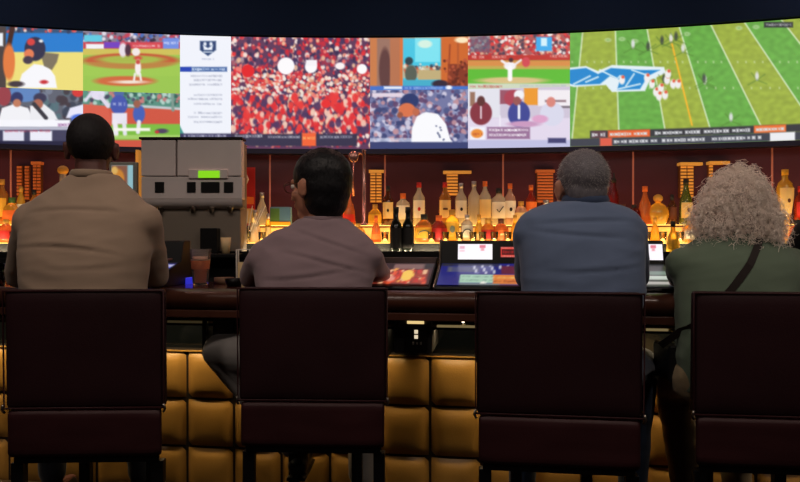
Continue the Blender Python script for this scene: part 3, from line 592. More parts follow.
# things right of the machine
x, y = ray_curve(248, -.22)
pc = root('menu_stand', 'red and white picture menu standing right of the drinks machine', 'menu', (x, y, 1.4035))
part(MB().box(x-.048, x+.048, y-.004, y+.004, 1.404, 1.80), 'card', LB['red'], pc)
part(MB().box(x-.040, x+.040, y-.006, y-.003, 1.55, 1.60), 'picture', LB['orange'], pc)
part(MB().tube([(x-.02, y-.006, 1.77), (x+.002, y-.006, 1.72), (x-.018, y-.006, 1.67)], .006, 6), 'picture', LB['white'], pc)
part(MB().box(x-.04, x+.04, y-.006, y-.003, 1.42, 1.52), 'picture', LB['cream'], pc)
x, y = ray_curve(247, -.42)
ss = root('straw_holder', 'glass holder with white straws leaning right, beside the drinks machine', 'straw holder', (x, y, 1.2875))
part(MB().lathe([(.001, 0), (.026, 0), (.030, .09), (.027, .09), (.023, .006), (.001, .006)], (x, y, 1.2877), 16), 'glass', M['glass'], ss)
for k in range(6):
    part(MB().tube([(x-.018+.006*k, y-.01+.004*(k % 3), 1.296), (x-.02+.028*k, y-.01+.004*(k % 3), 1.47+.03*(k % 3))], .003, 6), 'straw', M['white'], ss)
x, y = ray_curve(281, -.24)
bx = root('card_box', 'small blue and green picture card box left of the man with glasses', 'card box', (x, y, 1.4035))
part(MB().box(x-.07, x+.07, y-.03, y+.03, 1.404, 1.53), 'box', mat('blue card', (80, 120, 150), .6), bx, bevel=.003)
part(MB().box(x-.065, x-.005, y-.032, y-.029, 1.42, 1.52), 'picture', LB['green'], bx)
part(MB().box(x-.068, x+.068, y-.033, y-.030, 1.405, 1.43), 'picture', LB['yellow'], bx)
# tap tower right of the second man
x, y = ray_curve(364, -.28)
tt = root('tap_tower', 'tall pinkish metal tap tower with a round medallion', 'beer tap', (x, y, 1.4035))
pm = mat('rosy chrome', (205, 150, 140), .25, metal=.8)
part(MB().lathe([(.001, 0), (.035, 0), (.035, .012), (.014, .02), (.013, .50), (.016, .51), (.001, .515)], (x, y, 1.404), 16), 'column', pm, tt)
part(MB().tube([(x, y, 1.88), (x-.03, y-.02, 1.89), (x-.05, y-.03, 1.87)], .008, 8), 'arm', pm, tt)
part(MB().ell((x-.068, y-.03, 1.865), (.034, .012, .038)), 'medallion', pm, tt)
part(MB().tube([(x-.068, y-.03, 1.83), (x-.075, y-.035, 1.72), (x-.068, y-.03, 1.60)], .007, 8), 'handle', pm, tt)

# ------------------------------------------------------------------ bar counter
dv = Vector((1, -.14, 0)).normalized(); nv = Vector((.14, 1, 0)).normalized(); BO = Vector((0, 2.63, 0))
BM = Matrix(((dv.x, nv.x, 0, BO.x), (dv.y, nv.y, 0, BO.y), (0, 0, 1, 0), (0, 0, 0, 1)))
def BP(s, t, z): return BM @ Vector((s, t, z))
def s_at(px, t):  # s whose point at depth t projects to px
    s = 0
    for _ in range(20): p = BP(s, t, 0); s += ((px-CX)*p.y/F-p.x)
    return s
S0, S1 = -3.4, 3.4
bar = root('bar_counter', 'long dark bar counter with a gold tufted leather front', 'bar counter', BP(0, .3, 0))
part(MB().box(S0, S1, .05, .66, 1.065, 1.10, BM), 'bar_top', M['barwood'], bar, bevel=.004)
# rounded armrest nosing along the front edge
prof = [(.10, 1.100), (.06, 1.110), (.02, 1.108), (-.01, 1.095), (-.018, 1.075), (-.01, 1.050), (.01, 1.030), (.05, 1.022), (.10, 1.025)]
vs = [BP(S0, t, z) for t, z in prof]+[BP(S1, t, z) for t, z in prof]; n = len(prof)
part(MB().add(vs, [(i, (i+1) % n, n+(i+1) % n, n+i) for i in range(n)]+[tuple(range(n))[::-1], tuple(range(n, 2*n))], True), 'armrest', M['armrest'], bar)
part(MB().box(S0, S1, .0, .03, 1.0, 1.03, BM), 'front_trim', M['armrest'], bar, bevel=.004)
part(MB().box(S0, S1, .44, .60, 0.02, 1.065, BM), 'bar_body', M['blackglass'], bar)
part(MB().box(S0, S1, .366, .44, 0.06, .811, BM), 'panel_backing', M['seam'], bar)
part(MB().box(S0, S1, .40, .50, 0.0, .06, BM), 'plinth', M['blackmat'], bar)
# tufted pads
pw = .218; ph = .214; ztop = .810; x_ref = s_at(430, .36); NP = 16; mb = MB(); K = 10
k0 = math.floor((S0-x_ref)/pw)+1; k1 = math.floor((S1-x_ref)/pw)
for kx in range(k0, k1):
    for kz in range(4):
        sx = x_ref+kx*pw; zt = ztop-kz*ph; jit = random.uniform(-.003, .003); V = []
        hh = ph if kz < 3 else zt-.06
        for i in range(K+1):
            for j in range(K+1):
                u = i/K; v = j/K; U = 2*u-1; Vv = 2*v-1
                bulge = (max(0, 1-abs(U)**3.2)*max(0, 1-abs(Vv)**3.2))**.55
                sag = .012*(1-(U*U))*(1-v)**2*(-1 if v < .5 else 0)
                wr = .003*noise.noise(Vector((sx*9+u*2.5, kz*3.1+v*2.5, 1.7)))
                V.append(BP(sx+.003+(pw-.006)*u+jit*(1-U*U), .368-.030*bulge-wr*bulge, zt-.003-(hh-.006)*v+sag*bulge*.7+.004*abs(U)**3*(1-v)))
        mb.add(V, [(i*(K+1)+j, i*(K+1)+j+1, (i+1)*(K+1)+j+1, (i+1)*(K+1)+j) for i in range(K) for j in range(K)], True)
part(mb, 'tufted_panel', M['gold'], bar)
part(MB().box(S0, S1, .352, .366, .808, .8125, BM), 'panel_cap', M['gold'], bar)
part(MB().box(S0, S1, .14, .30, .960, .974, BM), 'purse_ledge', M['steelledge'], bar, bevel=.003)
for px in (60, 212, 386, 479, 760):
    s = s_at(px, .2); part(MB().box(s-.008, s+.008, .12, .44, .83, 1.03, BM), 'ledge_bracket', M['darkmetal'], bar)
part(MB().box(S0, S1, .150, .158, .950, .9595, BM), 'light_strip', M['darkmetal'], bar)
tb = part(MB().tube([BP(S0, .22, .22), BP(S1, .22, .22)], .022, 12), 'foot_rail', M['bronze'], bar)
for a_, c_ in ((437, 476), (646, 668), (168, 208)):  # glowing strips stand in for light leaking onto the steel ledge edge
    a_ = s_at(a_, .14); c_ = s_at(c_, .14)
    part(MB().box(a_, c_, .134, .139, .9615, .9705, BM), 'ledge_edge_glow', mat('dim ledge edge glow', (170, 150, 110), .5, emit=(200, 175, 120), es=.30 if a_ > -.5 else .05), bar)
# power units under the bar
def power_unit(px0, px1, label, lit=True):
    a = s_at(px0, .13); c = s_at(px1, .13)
    r = root('power_unit', label, 'control box', BP((a+c)/2, .13, .9), 'control boxes under the bar top')
    part(MB().box(a, c, .125, .42, .858, 1.0, BM), 'housing', mat('dark grey housing', (44, 42, 42), .5), r, bevel=.004)
    w = c-a
    part(MB().box(a+w*.3, c-w*.12, .118, .125, .864, .975, BM), 'face_plate', mat('dark plate', (26, 24, 24), .3), r)
    if lit:
        part(MB().box(a+w*.36, a+w*.80, .113, .119, .976, .995, BM), 'lamp', mat('pale lamp', (255, 230, 170), .5, emit=(255, 220, 150), es=.85), r)
        for kk, zz in ((.55, .945), (.55, .925)):
            part(MB().box(a+w*kk, a+w*(kk+.09), .113, .119, zz-.007, zz+.007, BM), 'button', mat('lit button', (255, 240, 210), .5, emit=(255, 235, 200), es=.8), r)
        for kk in (.5, .6, .7):
            part(MB().box(a+w*kk, a+w*(kk+.04), .113, .119, .895, .905, BM), 'button', mat('dim button', (160, 150, 140), .5), r)
power_unit(394, 432, 'black control box with a pale lamp under the bar between middle stools')
power_unit(213, 237, 'unlit dark control box under the bar beside the man with glasses\' stool', False)
s = s_at(463, .13); bl = MB().ell(BP(s, .142, .985), (.006, .006, .006)).build('indicator_light', mat('white led', (255, 240, 200), .5, emit=(255, 235, 200), es=3)); tag(bl, 'tiny white indicator light on the steel ledge right of the control box', 'light')

# gaming terminals ---------------------------------------------------
def terminal(px, label, kind, w=.335, low=0.0):
    sc = s_at(px, .3); a, c = sc-w/2, sc+w/2
    r = root('gaming_terminal', label, 'gaming terminal', BP(sc, .3, 1.10), 'gaming terminals on the bar')
    pr = [(.13, 1.101), (.12, 1.112), (.125, 1.122), (.42, 1.204), (.445, 1.296-low), (.455, 1.302-low), (.52, 1.302-low), (.53, 1.101)]; n = len(pr)
    vs = [BP(a, t, z) for t, z in pr]+[BP(c, t, z) for t, z in pr]
    part(MB().add(vs, [(i, (i+1) % n, n+(i+1) % n, n+i) for i in range(n)]+[tuple(range(n))[::-1], tuple(range(n, 2*n))]), 'housing', M['black'], r, bevel=.003)
    def panel(u0, u1, q0, q1, W_, H_, fn, name, gain=1.0, label=None):
        """q0,q1: (t,z) lower and upper edge"""
        nx = 40; ny = 24; V = []; PX = []; PY = []
        d = Vector((q1[0]-q0[0], q1[1]-q0[1])); nn = Vector((-d.y, d.x)).normalized()*.0025
        for i in range(nx):
            for j in range(ny):
                u = i/(nx-1); v = j/(ny-1); V.append(BP(a+w*(u0+(u1-u0)*u), q0[0]+d.x*v+nn.x, q0[1]+d.y*v+nn.y)); PX.append(u*W_); PY.append((1-v)*H_)
        p = Pic(np.array(PX), np.array(PY)); p.aa = 1.0; fn(p)
        mb = MB(); mb.v = V; mb.f = [(i*ny+j, (i+1)*ny+j, (i+1)*ny+j+1, i*ny+j+1) for i in range(nx-1) for j in range(ny-1)]; mb.sm = [False]*len(mb.f)
        ob = part(mb, name, M['screen_small'], r); disp(ob, p, gain)
        if label: ob['label'] = label
    lo, up = (.135, 1.1265), (.41, 1.201)
    def blue(p):
        p.fill((26, 34, 120)); p.rect(0, 0, 60, 3, (40, 40, 50)); p.rect(8, 4, 40, 10, (95, 95, 105)); p.rect(12, 1, 60, 12, (30, 40, 130), .4)
        for k in range(5): p.line(34+k*9, 3, 38+k*9, 11, 2.0, (200, 200, 220))
        p.rect(22, 13, 60, 22, (165, 205, 180)); p.text(23, 60, 15, 1.4, (90, 130, 120)); p.text(23, 60, 19, 1.4, (90, 130, 120)); p.rect(54, 13, 80, 23, (225, 130, 60)); p.text(55, 79, 16, 2.2, (250, 210, 120)); p.text(55, 79, 20, 2, (150, 60, 30)); p.rect(62, 3, 80, 12, (90, 30, 60)); p.ell(45, 22, 2.5, 2, (235, 235, 225)); p.rect(22, 22.5, 60, 25, (100, 110, 115))
    def orange(p):
        p.fill((60, 22, 20)); p.rect(0, 0, 80, 6, (25, 14, 16)); p.rect(38, 1, 70, 7, (130, 95, 90)); p.rect(6, 8, 76, 23, (170, 60, 40)); p.speck(6, 8, 76, 22, 90, [(240, 90, 50), (250, 170, 80), (200, 50, 40), (120, 40, 40), (250, 200, 150)], (1.2, 2.8)); p.ell(56, 14, 6, 6, (255, 205, 90)); p.ell(20, 16, 4, 3, (240, 190, 180)); p.ell(40, 18, 4, 3, (235, 150, 130))
    def leftblue(p):
        p.fill((14, 16, 30)); p.rect(30, 2, 80, 20, (30, 34, 140)); p.speck(56, 4, 79, 18, 24, [(60, 70, 220), (130, 130, 240), (20, 20, 60)], (1.5, 3)); p.rect(70, 3, 80, 6, (190, 190, 220))
    def whitep(p):
        p.fill((40, 44, 46)); p.rect(30, 8, 80, 12, (120, 140, 130)); p.rect(30, 13, 80, 17, (200, 210, 200)); p.rect(30, 19, 80, 22, (190, 185, 180)); p.rect(0, 0, 80, 6, (20, 22, 26))
    panel(.02, .98, lo, up, 80, 24, {'blue': blue, 'orange': orange, 'left': leftblue, 'white': whitep}[kind], 'deck_screen')
    tl, tu = (.424, 1.220), (.442, 1.286)
    if kind in ('blue', 'white'):
        def wd(p): p.fill((246, 240, 246)); p.rect(3, 2, 12, 5, (225, 170, 190)); p.rect(3, 6, 12, 8, (235, 200, 210)); p.rect(38, 1, 48, 4, (220, 120, 140)); p.rect(40, 4, 46, 7, (230, 160, 170))
        if kind == 'blue':
            panel(.22, .66, tl, tu, 60, 16, wd, 'pay_display', 1.25, 'white lit pay display')
            def rd(p):
                p.fill((60, 10, 16)); p.rect(2, 1, 58, 15, (225, 60, 50)); p.rect(5, 4, 58, 12, (70, 8, 14)); p.text(8, 56, 8, 4, (220, 40, 40)); p.text(2, 58, 2, 2, (250, 200, 190)); p.text(2, 58, 14, 2, (250, 200, 190))
            panel(.76, .99, (.427, 1.228), (.440, 1.276), 60, 16, rd, 'number_display', 1.0, 'red lit number display')
        else: panel(.60, .985, tl, tu, 60, 16, wd, 'pay_display', 1.25, 'white lit pay display')
    part(MB().tube([BP(a-.003, t, z+.001) for t, z in pr[1:6]], .0045, 8), 'edge_trim', M['bronze'], r)
terminal(133, 'left gaming terminal with a deep blue deck screen by the man in beige', 'left')
terminal(394, 'gaming terminal with a glowing orange deck screen beside the man with glasses', 'orange', low=.075)
terminal(479, 'gaming terminal with blue deck screen, white pay display and red numbers', 'blue')
terminal(628, 'gaming terminal with white display between the slate blue and green shirts', 'white')

# things on the bar top -----------------------------------------------
def on_bar(px, t): return BP(s_at(px, t), t, 1.10)
c = on_bar(200.5, .42)
cup = root('beer_cup', 'clear plastic cup of amber beer on the bar beside the man in beige', 'cup', c)
part(MB().lathe([(.001, .001), (.033, .001), (.0345, .01), (.0475, .160), (.049, .163), (.0455, .163), (.0325, .012), (.001, .010)], c, 28), 'cup_wall', M['cupplastic'], cup)
part(MB().lathe([(.001, .011), (.0318, .011), (.0415, .112), (.001, .112)], c, 28), 'beer', M['beer'], cup)
part(MB().lathe([(.001, .1122), (.0416, .1122), (.0420, .118), (.001, .119)], c, 28), 'foam', M['foam'], cup)
c = on_bar(189, .50)
pg = MB().box(-.022, .022, -.03, .03, 0, .03, Matrix.Translation(c) @ Matrix.Rotation(.3, 4, 'Z')).build('pager', mat('blue lit pager', (40, 40, 200), .4, emit=(60, 60, 235), es=.55), bevel=.006); tag(pg, 'small blue lit pager on the bar left of the beer cup', 'pager')
c = on_bar(243, .55)
nh = root('napkin_holder', 'pale wire napkin holder on the bar left of the man with glasses', 'napkin holder', c)
part(MB().tube([c+Vector((-.03, 0, .004)), c+Vector((-.03, 0, .16)), c+Vector((.03, 0, .16)), c+Vector((.03, 0, .004))], .004, 8, closed=True), 'wire_frame', M['white'], nh)
part(MB().tube([c+Vector((-.03, .04, .004)), c+Vector((-.03, .04, .16)), c+Vector((.03, .04, .16)), c+Vector((.03, .04, .004))], .004, 8, closed=True), 'wire_frame', M['white'], nh)
part(MB().box(c.x-.027, c.x+.027, c.y+.008, c.y+.032, c.z, c.z+.10), 'napkin_stack', M['cream'], nh)
c = on_bar(224, .52)
tag(MB().lathe([(.001, 0), (.045, 0), (.045, .03), (.001, .03)], c, 24).build('coaster_stack', mat('brown coasters', (120, 90, 70), .7)), 'stack of brown coasters on the bar right of the beer cup', 'coasters')
c = on_bar(234, .36)
tag(MB().lathe([(.001, 0), (.03, 0), (.042, .035), (.038, .035), (.027, .006), (.001, .006)], c, 24).build('ashtray', M['black']), 'small black dish on the bar near the man with glasses', 'dish')
c = on_bar(-3, .25)
gl = root('tumbler', 'short glass of dark red drink on the bar at the left edge', 'glass', c)
part(MB().lathe([(.001, 0), (.034, 0), (.038, .10), (.0355, .10), (.0315, .008), (.001, .008)], c, 24), 'glass_wall', M['glass'], gl)
part(MB().lathe([(.001, .0085), (.031, .0085), (.0345, .078), (.001, .078)], c, 24), 'drink', mat('dark red drink', (120, 30, 25), .2, trans=.3), gl)

# ------------------------------------------------------------------ stools
def stool(X, Yb, yaw, label):
    r = root('bar_stool', label, 'bar stool', (X, Yb+.25, 0), 'bar stools along the counter'); r.rotation_euler.z = yaw
    T = Matrix.Translation((X, Yb+.25, 0)) @ Matrix.Rotation(yaw, 4, 'Z')
    def tf(mb): mb.v = [tuple(T @ Vector(v)) for v in mb.v]; return mb
    # backrest: slightly reclined slab with soft bulge; local y -0.25 = rear
    def cushion(x0, x1, za, zb, yf, th, bul, nxx=14, nzz=10):
        vs = []; 
        for side in (0, 1):
            for i in range(nxx+1):
                for j in range(nzz+1):
                    u = i/nxx; v = j/nzz; U = 2*u-1; V_ = 2*v-1; e = (max(0, 1-U**8)*max(0, 1-V_**8))**.5
                    z = za+(zb-za)*v; y0 = yf(v); wr = .0025*noise.noise(Vector((u*4+X*5, v*4, side*5)))
                    ins = .006*(1-e)
                    vs.append((x0+(x1-x0)*u-math.copysign(ins, U)*(abs(U) > .99), (y0-bul*e-wr if side == 0 else y0+th+bul*e), z))
        N = (nxx+1)*(nzz+1); fs = []
        for i in range(nxx):
            for j in range(nzz):
                a = i*(nzz+1)+j; q = (a, a+nzz+1, a+nzz+2, a+1); fs.append(q); fs.append(tuple(N+k for k in q[::-1]))
        for i in range(nxx):
            a = i*(nzz+1); fs.append((a, N+a, N+a+nzz+1, a+nzz+1)); a += nzz; fs.append((a, a+nzz+1, N+a+nzz+1, N+a))
        for j in range(nzz):
            fs.append((j, j+1, N+j+1, N+j)); a = nxx*(nzz+1)+j; fs.append((a, N+a, N+a+1, a+1))
        return MB().add(vs, fs, True)
    bk = part(tf(cushion(-.265, .265, .740, 1.137, lambda v: -.232-.012*v, .055, .007)), 'backrest', M['maroon'], r, bevel=.012)
    # piping round the rear face of the backrest
    loop = [(-.262, -.245, 1.134), (.262, -.245, 1.134), (.262, -.236, .743), (-.262, -.236, .743)]
    part(tf(MB().tube(loop, .004, 8, closed=True)), 'piping', M['maroon2'], bk)
    st = cushion(-.262, .262, .578, .739, lambda v: -.238, .36, .007)
    st.v = [(x*(1-.46*max(0, (y+.20)/.33)), y, z) for x, y, z in st.v]
    part(tf(st), 'seat', M['maroon2'], r, bevel=.014)
    part(tf(MB().add([(-.24,-.22,.555),(.24,-.22,.555),(.13,.11,.555),(-.13,.11,.555),(-.24,-.22,.579),(.24,-.22,.579),(.13,.11,.579),(-.13,.11,.579)], [(0, 3, 2, 1), (4, 5, 6, 7), (0, 1, 5, 4), (1, 2, 6, 5), (2, 3, 7, 6), (3, 0, 4, 7)])), 'seat_frame', M['darkmetal'], r, bevel=.003)
    for sx in (-1, 1):
        part(tf(MB().tube([(sx*.260, -.236, .728), (sx*.267, -.240, .741), (sx*.262, -.244, .757)], .0045, 8)), 'bracket', M['bronze'], r)
        for yy, xx in ((-.195, .232), (.09, .125)):
            part(tf(MB().box(sx*xx-.02, sx*xx+.02, yy-.02, yy+.02, 0, .556)), 'leg', M['darkmetal'], r, bevel=.003)
    for yy, xx in ((-.195, .215), (.09, .11)): part(tf(MB().box(-xx, xx, yy-.009, yy+.009, .23, .255)), 'footrest', M['bronze'], r)
    for sx in (-1, 1): part(tf(MB().tube([(sx*.232, -.19, .243), (sx*.125, .085, .243)], .012, 8)), 'footrest', M['bronze'], r)
    return r
stool(-1.062, 2.32, .04, 'leftmost dark maroon leather bar stool, under the man in beige')
stool(-.297, 2.43, -.04, 'dark maroon leather bar stool under the dark-haired man with glasses')
stool(.537, 2.21, -.14, 'dark maroon leather bar stool under the man in slate blue')
stool(1.230, 2.20, -.12, 'dark maroon leather bar stool under the woman with curly grey hair')
stool(1.95, 2.14, -.12, 'maroon leather bar stool beyond the right edge under a person in black')

# ------------------------------------------------------------------ people
SK = {'dark': mat('brown skin', (92, 56, 50), .5, var=(30, .12)), 'tan': mat('tan skin', (190, 130, 104), .5, var=(30, .1)), 'fair': mat('fair skin', (205, 145, 122), .5, var=(30, .1)), 'ruddy': mat('ruddy skin', (165, 92, 70), .5, var=(30, .1))}
def baked(mb, name, m, voxel, smooth=6, disp_fn=None, parent=None):
    """remesh overlapping closed shapes into one continuous skin"""
    tmp = bpy.data.objects.new('tmp', mb.mesh('tmp')); COL.objects.link(tmp)
    rm = tmp.modifiers.new('r', 'REMESH'); rm.mode = 'VOXEL'; rm.voxel_size = voxel; rm.use_smooth_shade = True
    sm = tmp.modifiers.new('s', 'SMOOTH'); sm.iterations = smooth; sm.factor = .5
    dg = bpy.context.evaluated_depsgraph_get(); dg.update()
    me = bpy.data.meshes.new_from_object(tmp.evaluated_get(dg)); me.name = name
    bpy.data.objects.remove(tmp)
    me.materials.clear(); me.materials.append(m)
    if disp_fn:
        n = len(me.vertices); co = np.empty(n*3); me.vertices.foreach_get('co', co); co = co.reshape(-1, 3)
        no = np.empty(n*3); me.vertices.foreach_get('normal', no); no = no.reshape(-1, 3)
        d = np.array([disp_fn(Vector(c), Vector(k)) for c, k in zip(co, no)]); co += no*d[:, None]; me.vertices.foreach_set('co', co.ravel()); me.update()
    me.polygons.foreach_set('use_smooth', [True]*len(me.polygons))
    ob = bpy.data.objects.new(name, me); COL.objects.link(ob)
    if parent is not None: ob.parent = parent
    return ob
def child(mb, name, m, parent):
    ob = bpy.data.objects.new(name, mb.mesh(name, m)); COL.objects.link(ob); ob.parent = parent; return ob
def head_shapes(mb, H, R, k=1.0):
    R = R.to_4x4() @ Matrix.Scale(k, 4); R = R.to_3x3()
    def P(x, y, z): return H+R @ Vector((x, y, z))
    mb.ell(P(0, -.012, .028), (.076, .096, .090), R); mb.ell(P(0, .028, -.03), (.060, .064, .082), R); mb.ell(P(0, .055, -.092), (.034, .030, .026), R)
    mb.caps(P(0, .088, .008), .009, P(0, .108, -.034), .013); mb.ell(P(.012, .100, -.036), (.009, .011, .008), R); mb.ell(P(-.012, .100, -.036), (.009, .011, .008), R)
    mb.caps(P(-.036, .080, .020), .012, P(.036, .080, .020), .012); mb.ell(P(0, .090, -.062), (.024, .012, .006), R); mb.ell(P(0, .088, -.071), (.021, .012, .006), R)
    for s in (-1, 1):
        mb.ell(P(s*.048, .055, -.028), (.018, .022, .018), R)
        er = R @ Matrix.Rotation(s*-.45, 3, 'Z'); mb.ell(P(s*.084, -.002, -.012), (.007, .020, .033), er); mb.ell(P(s*.078, .004, -.036), (.008, .011, .012), er); mb.ell(P(s*.090, -.010, .004), (.005, .012, .020), er)
def hand_shapes(mb, wr, f, up, side):
    """wrist, forward dir, back-of-hand dir, side=+1 thumb towards +s"""
    f = f.normalized(); up = (up-f*up.dot(f)).normalized(); s = f.cross(up)*side
    R = Matrix((s, f, up)).transposed()
    mb.ell(wr+f*.045, (.040, .052, .015), R); mb.ell(wr+f*.02+s*.018-up*.006, (.018, .034, .014), R)
    for k, (o, L) in enumerate(((.030, .070), (.010, .078), (-.010, .072), (-.029, .056))):
        p = wr+f*.085+s*o; a = .18; r = .0085-.0004*k
        for q, fr in enumerate((.45, .32, .23)):
            d = (f*math.cos(a)-up*math.sin(a)+s*o*.8).normalized(); e = p+d*L*fr; mb.caps(p, r, e, r*.92, 8); p = e; r *= .92; a += .42
    p = wr+f*.022+s*.034-up*.006; a = .7
    for L, r in ((.036, .0115), (.030, .010), (.024, .009)):
        d = (f*math.cos(a)+s*math.sin(a)-up*.25).normalized(); e = p+d*L; mb.caps(p, r, e, r*.92, 8); p = e; a -= .22
def folds(seed, amp=.004, zf=26, xf=5, lines=()):
    def fn(c, n):
        ex = 0
        for lz, lx, sl, cu, hw, dp in lines:
            dx = c.x-lx
            if n.y < .2 and abs(dx) < hw: ex -= dp*(1-(dx/hw)**2)*math.exp(-((c.z-lz-sl*dx-cu*dx*dx)/.006)**2)-dp*.6*(1-(dx/hw)**2)*math.exp(-((c.z-lz-.014-sl*dx-cu*dx*dx)/.010)**2)
        v = noise.noise(Vector((c.x*xf+seed, c.y*4, c.z*zf*.5+c.x*3+seed))); w = noise.noise(Vector((c.x*11+seed, c.y*9, c.z*17)))
        v2 = noise.noise(Vector((c.x*2.2+seed*3, 1.3, c.z*zf*.9-c.x*6)))
        return amp*(1-2*abs(v))+amp*.5*w+amp*.8*max(0, .35-abs(v2))+ex
    return fn
def person(spec):
    """builds body (one continuous mesh), shirt, trousers, shoes, hair"""
    sp = spec; skin = SK[sp['skin']]; H = Vector(sp['head']); R = Matrix.Rotation(sp.get('yaw', 0), 3, 'Z') @ Matrix.Rotation(sp.get('pitch', 0), 3, 'X')
    sec = sp['torso']; neck0 = Vector(sp['neck'])
    b = MB(); hs = sp.get('hs', 1.0); head_shapes(b, H, R, hs)
    b.caps(neck0-Vector((0, 0, .05)), .060, H+R @ Vector((0, -.022, -.05)), .054)
    b.loft([(x, y, z, rx*.90, ry*.90) for x, y, z, rx, ry in sec])
    for sd in ('l', 'r'):
        sh, el, wr = [Vector(q) for q in sp['arm_'+sd]]; b.caps(sh, .052, el, .040); b.caps(el, .040, wr, .027)
        sgn = -1 if sd == 'l' else 1
        hand_shapes(b, wr, wr-el, Vector((0, -.15, 1)), sgn)
        hp, kn, an = [Vector(q) for q in sp['leg_'+sd]]; b.caps(hp, .080, kn, .055); b.caps(kn, .052, an, .036)
        ft = Vector(sp.get('toe_'+sd, an+Vector((0, .17, -.05)))); b.caps(an+Vector((0, 0, -.03)), .034, ft, .026)
    body = baked(b, 'person', skin, .0075, 4)
    body.name = 'person'; tag(body, sp['label'], 'person')
    # eyes
    for s in (-1, 1):
        e = child(MB().ell(H+R @ (Vector((s*.031, .080, .004))*hs), (.0125, .0125, .0125), R, 12, 8), 'eye', M['white'], body)
        child(MB().ell(H+R @ (Vector((s*.031, .0915, .004))*hs), (.0055, .002, .0055), R, 10, 6), 'iris', LB['brown'], e)
    # shirt
    b = MB(); b.loft(sec); sl = sp.get('sleeve', 1.0)
    for sd in ('l', 'r'):
        sh, el, wr = [Vector(q) for q in sp['arm_'+sd]]; ra = sp.get('armr', .062)
        b.ell(sh+Vector((0, 0, -.005)), (ra*1.02, ra*1.02, ra*1.0))
        if sl <= 1: b.caps(sh, ra, sh+(el-sh)*sl, ra*.86)
        else: b.caps(sh, ra, el, ra*.84); b.caps(el, ra*.84, el+(wr-el)*(sl-1), ra*.62)
    shirt = baked(b, 'shirt', sp['shirt'], .009, sp.get('sm', 5), folds(sp['seed'], sp.get('fold', .0035), lines=sp.get('lines', ())), body)
    if 'collar' in sp:
        cr, ch, cm, tilt = sp['collar']; vs = []; n = 28
        for rr, hz in ((cr+.012, -.012), (cr+.009, ch*.6), (cr+.003, ch), (cr-.006, ch), (cr-.004, -.012)):
            for k in range(n):
                a = 2*math.pi*k/n; vs.append((neck0.x+rr*math.cos(a), neck0.y+rr*1.02*math.sin(a), neck0.z+hz-tilt*math.sin(a)))
        fs = [(i*n+k, i*n+(k+1) % n, ((i+1) % 5)*n+(k+1) % n, ((i+1) % 5)*n+k) for i in range(5) for k in range(n)]
        c = child(MB().add(vs, fs, True), 'collar', cm, shirt)
    # trousers
    b = MB(); hx = (Vector(sp['leg_l'][0])+Vector(sp['leg_r'][0]))/2; s0 = sec[0]; s1 = sec[1]
    b.loft([(s0[0], s0[1], s0[2]-.01, s0[3]*.93, s0[4]*.95), (s1[0], s1[1], (s0[2]+s1[2])/2+.02, s0[3]*.97, s0[4]*.96)])
    for sd in ('l', 'r'):
        hp, kn, an = [Vector(q) for q in sp['leg_'+sd]]; b.caps(hp, .098, kn, .072); b.caps(kn, .070, kn+(an-kn)*.93, .052)
    baked(b, 'trousers', sp['trousers'], .010, 5, folds(sp['seed']+9, .003), body)
    for sd in ('l', 'r'):
        hp, kn, an = [Vector(q) for q in sp['leg_'+sd]]; ft = Vector(sp.get('toe_'+sd, an+Vector((0, .17, -.05))))
        d = (ft-an); d.z = 0; d = d.normalized() if d.length > .01 else Vector((0, 1, 0)); b = MB()
        c0 = an+Vector((0, 0, -.045)); b.caps(c0-d*.03, .040, c0+d*.15+Vector((0, 0, -.012)), .034); b.caps(an+Vector((0, 0, .01)), .043, c0, .040)
        b.box(-.038, .038, -.065, .19, -.052, -.036, Matrix.Translation(c0) @ Matrix.Rotation(math.atan2(-d.x, d.y), 4, 'Z'))
        baked(b, 'shoe', sp['shoes'], .006, 4, None, body)
    return body, shirt, H, R
def strands(H, R, centre, rad, n, length, wr, droop, curl, wid, keep, seg=7, seed=1, jitter=.4):
    """many thin locks growing from an ellipsoid; keep(dir_local) filters the face side"""
    rg = random.Random(seed); mb = MB(); c = Vector(centre); made = 0
    while made < n:
        d = Vector((rg.gauss(0, 1), rg.gauss(0, 1), rg.gauss(0, 1))).normalized()
        if not keep(d): continue
        made += 1
        p0 = c+Vector((d.x*rad[0], d.y*rad[1], d.z*rad[2]))*.97; L = length*rg.uniform(.35, 1.3)
        g = (d+Vector((rg.uniform(-1, 1), rg.uniform(-1, 1), rg.uniform(-1, 1)))*jitter).normalized()
        a = g.orthogonal().normalized(); bb = g.cross(a); ph = rg.uniform(0, 6.28); fr = rg.uniform(.8, 1.3)*curl; pts = []
        for i in range(seg+1):
            t = i/seg; q = p0+g*L*t*(1-.35*droop*t)+Vector((0, 0, -1))*(L*droop*t*t)
            q = q+(a*math.cos(ph+fr*t*6.28)+bb*math.sin(ph+fr*t*6.28))*wr*min(1, t*2)
            pts.append(H+R @ q)
        w = wid*rg.uniform(.7, 1.3); mb.tube(pts, [w*(1-.5*i/seg) for i in range(seg+1)], 3, cap=False)
    return mb
def hairmat(n, c, r=.45, v=.3): return mat(n, c, r, spec=.35, var=(60, v), bump=(140, .5, .004, (1, 1, .25)))
def fabric(n, c, r=.85, b=(260, .3, .001), v=.06): return mat(n, c, r, spec=.15, bump=b, var=(5, v), sheen=.15)
dark_tr = fabric('dark trousers', (24, 26, 34)); blk_shoe = mat('black shoe', (16, 16, 18), .4)
denim = fabric('dark blue denim', (38, 52, 74), v=.2); khaki = fabric('dark khaki trousers', (140, 122, 94))

def leg(X, Yp, kx, ky, kz=.83, ax=None, ay=None, az=.29): return [(X, Yp, .845), (kx, ky, kz), (ax if ax is not None else kx, ay if ay is not None else ky+.02, az)]
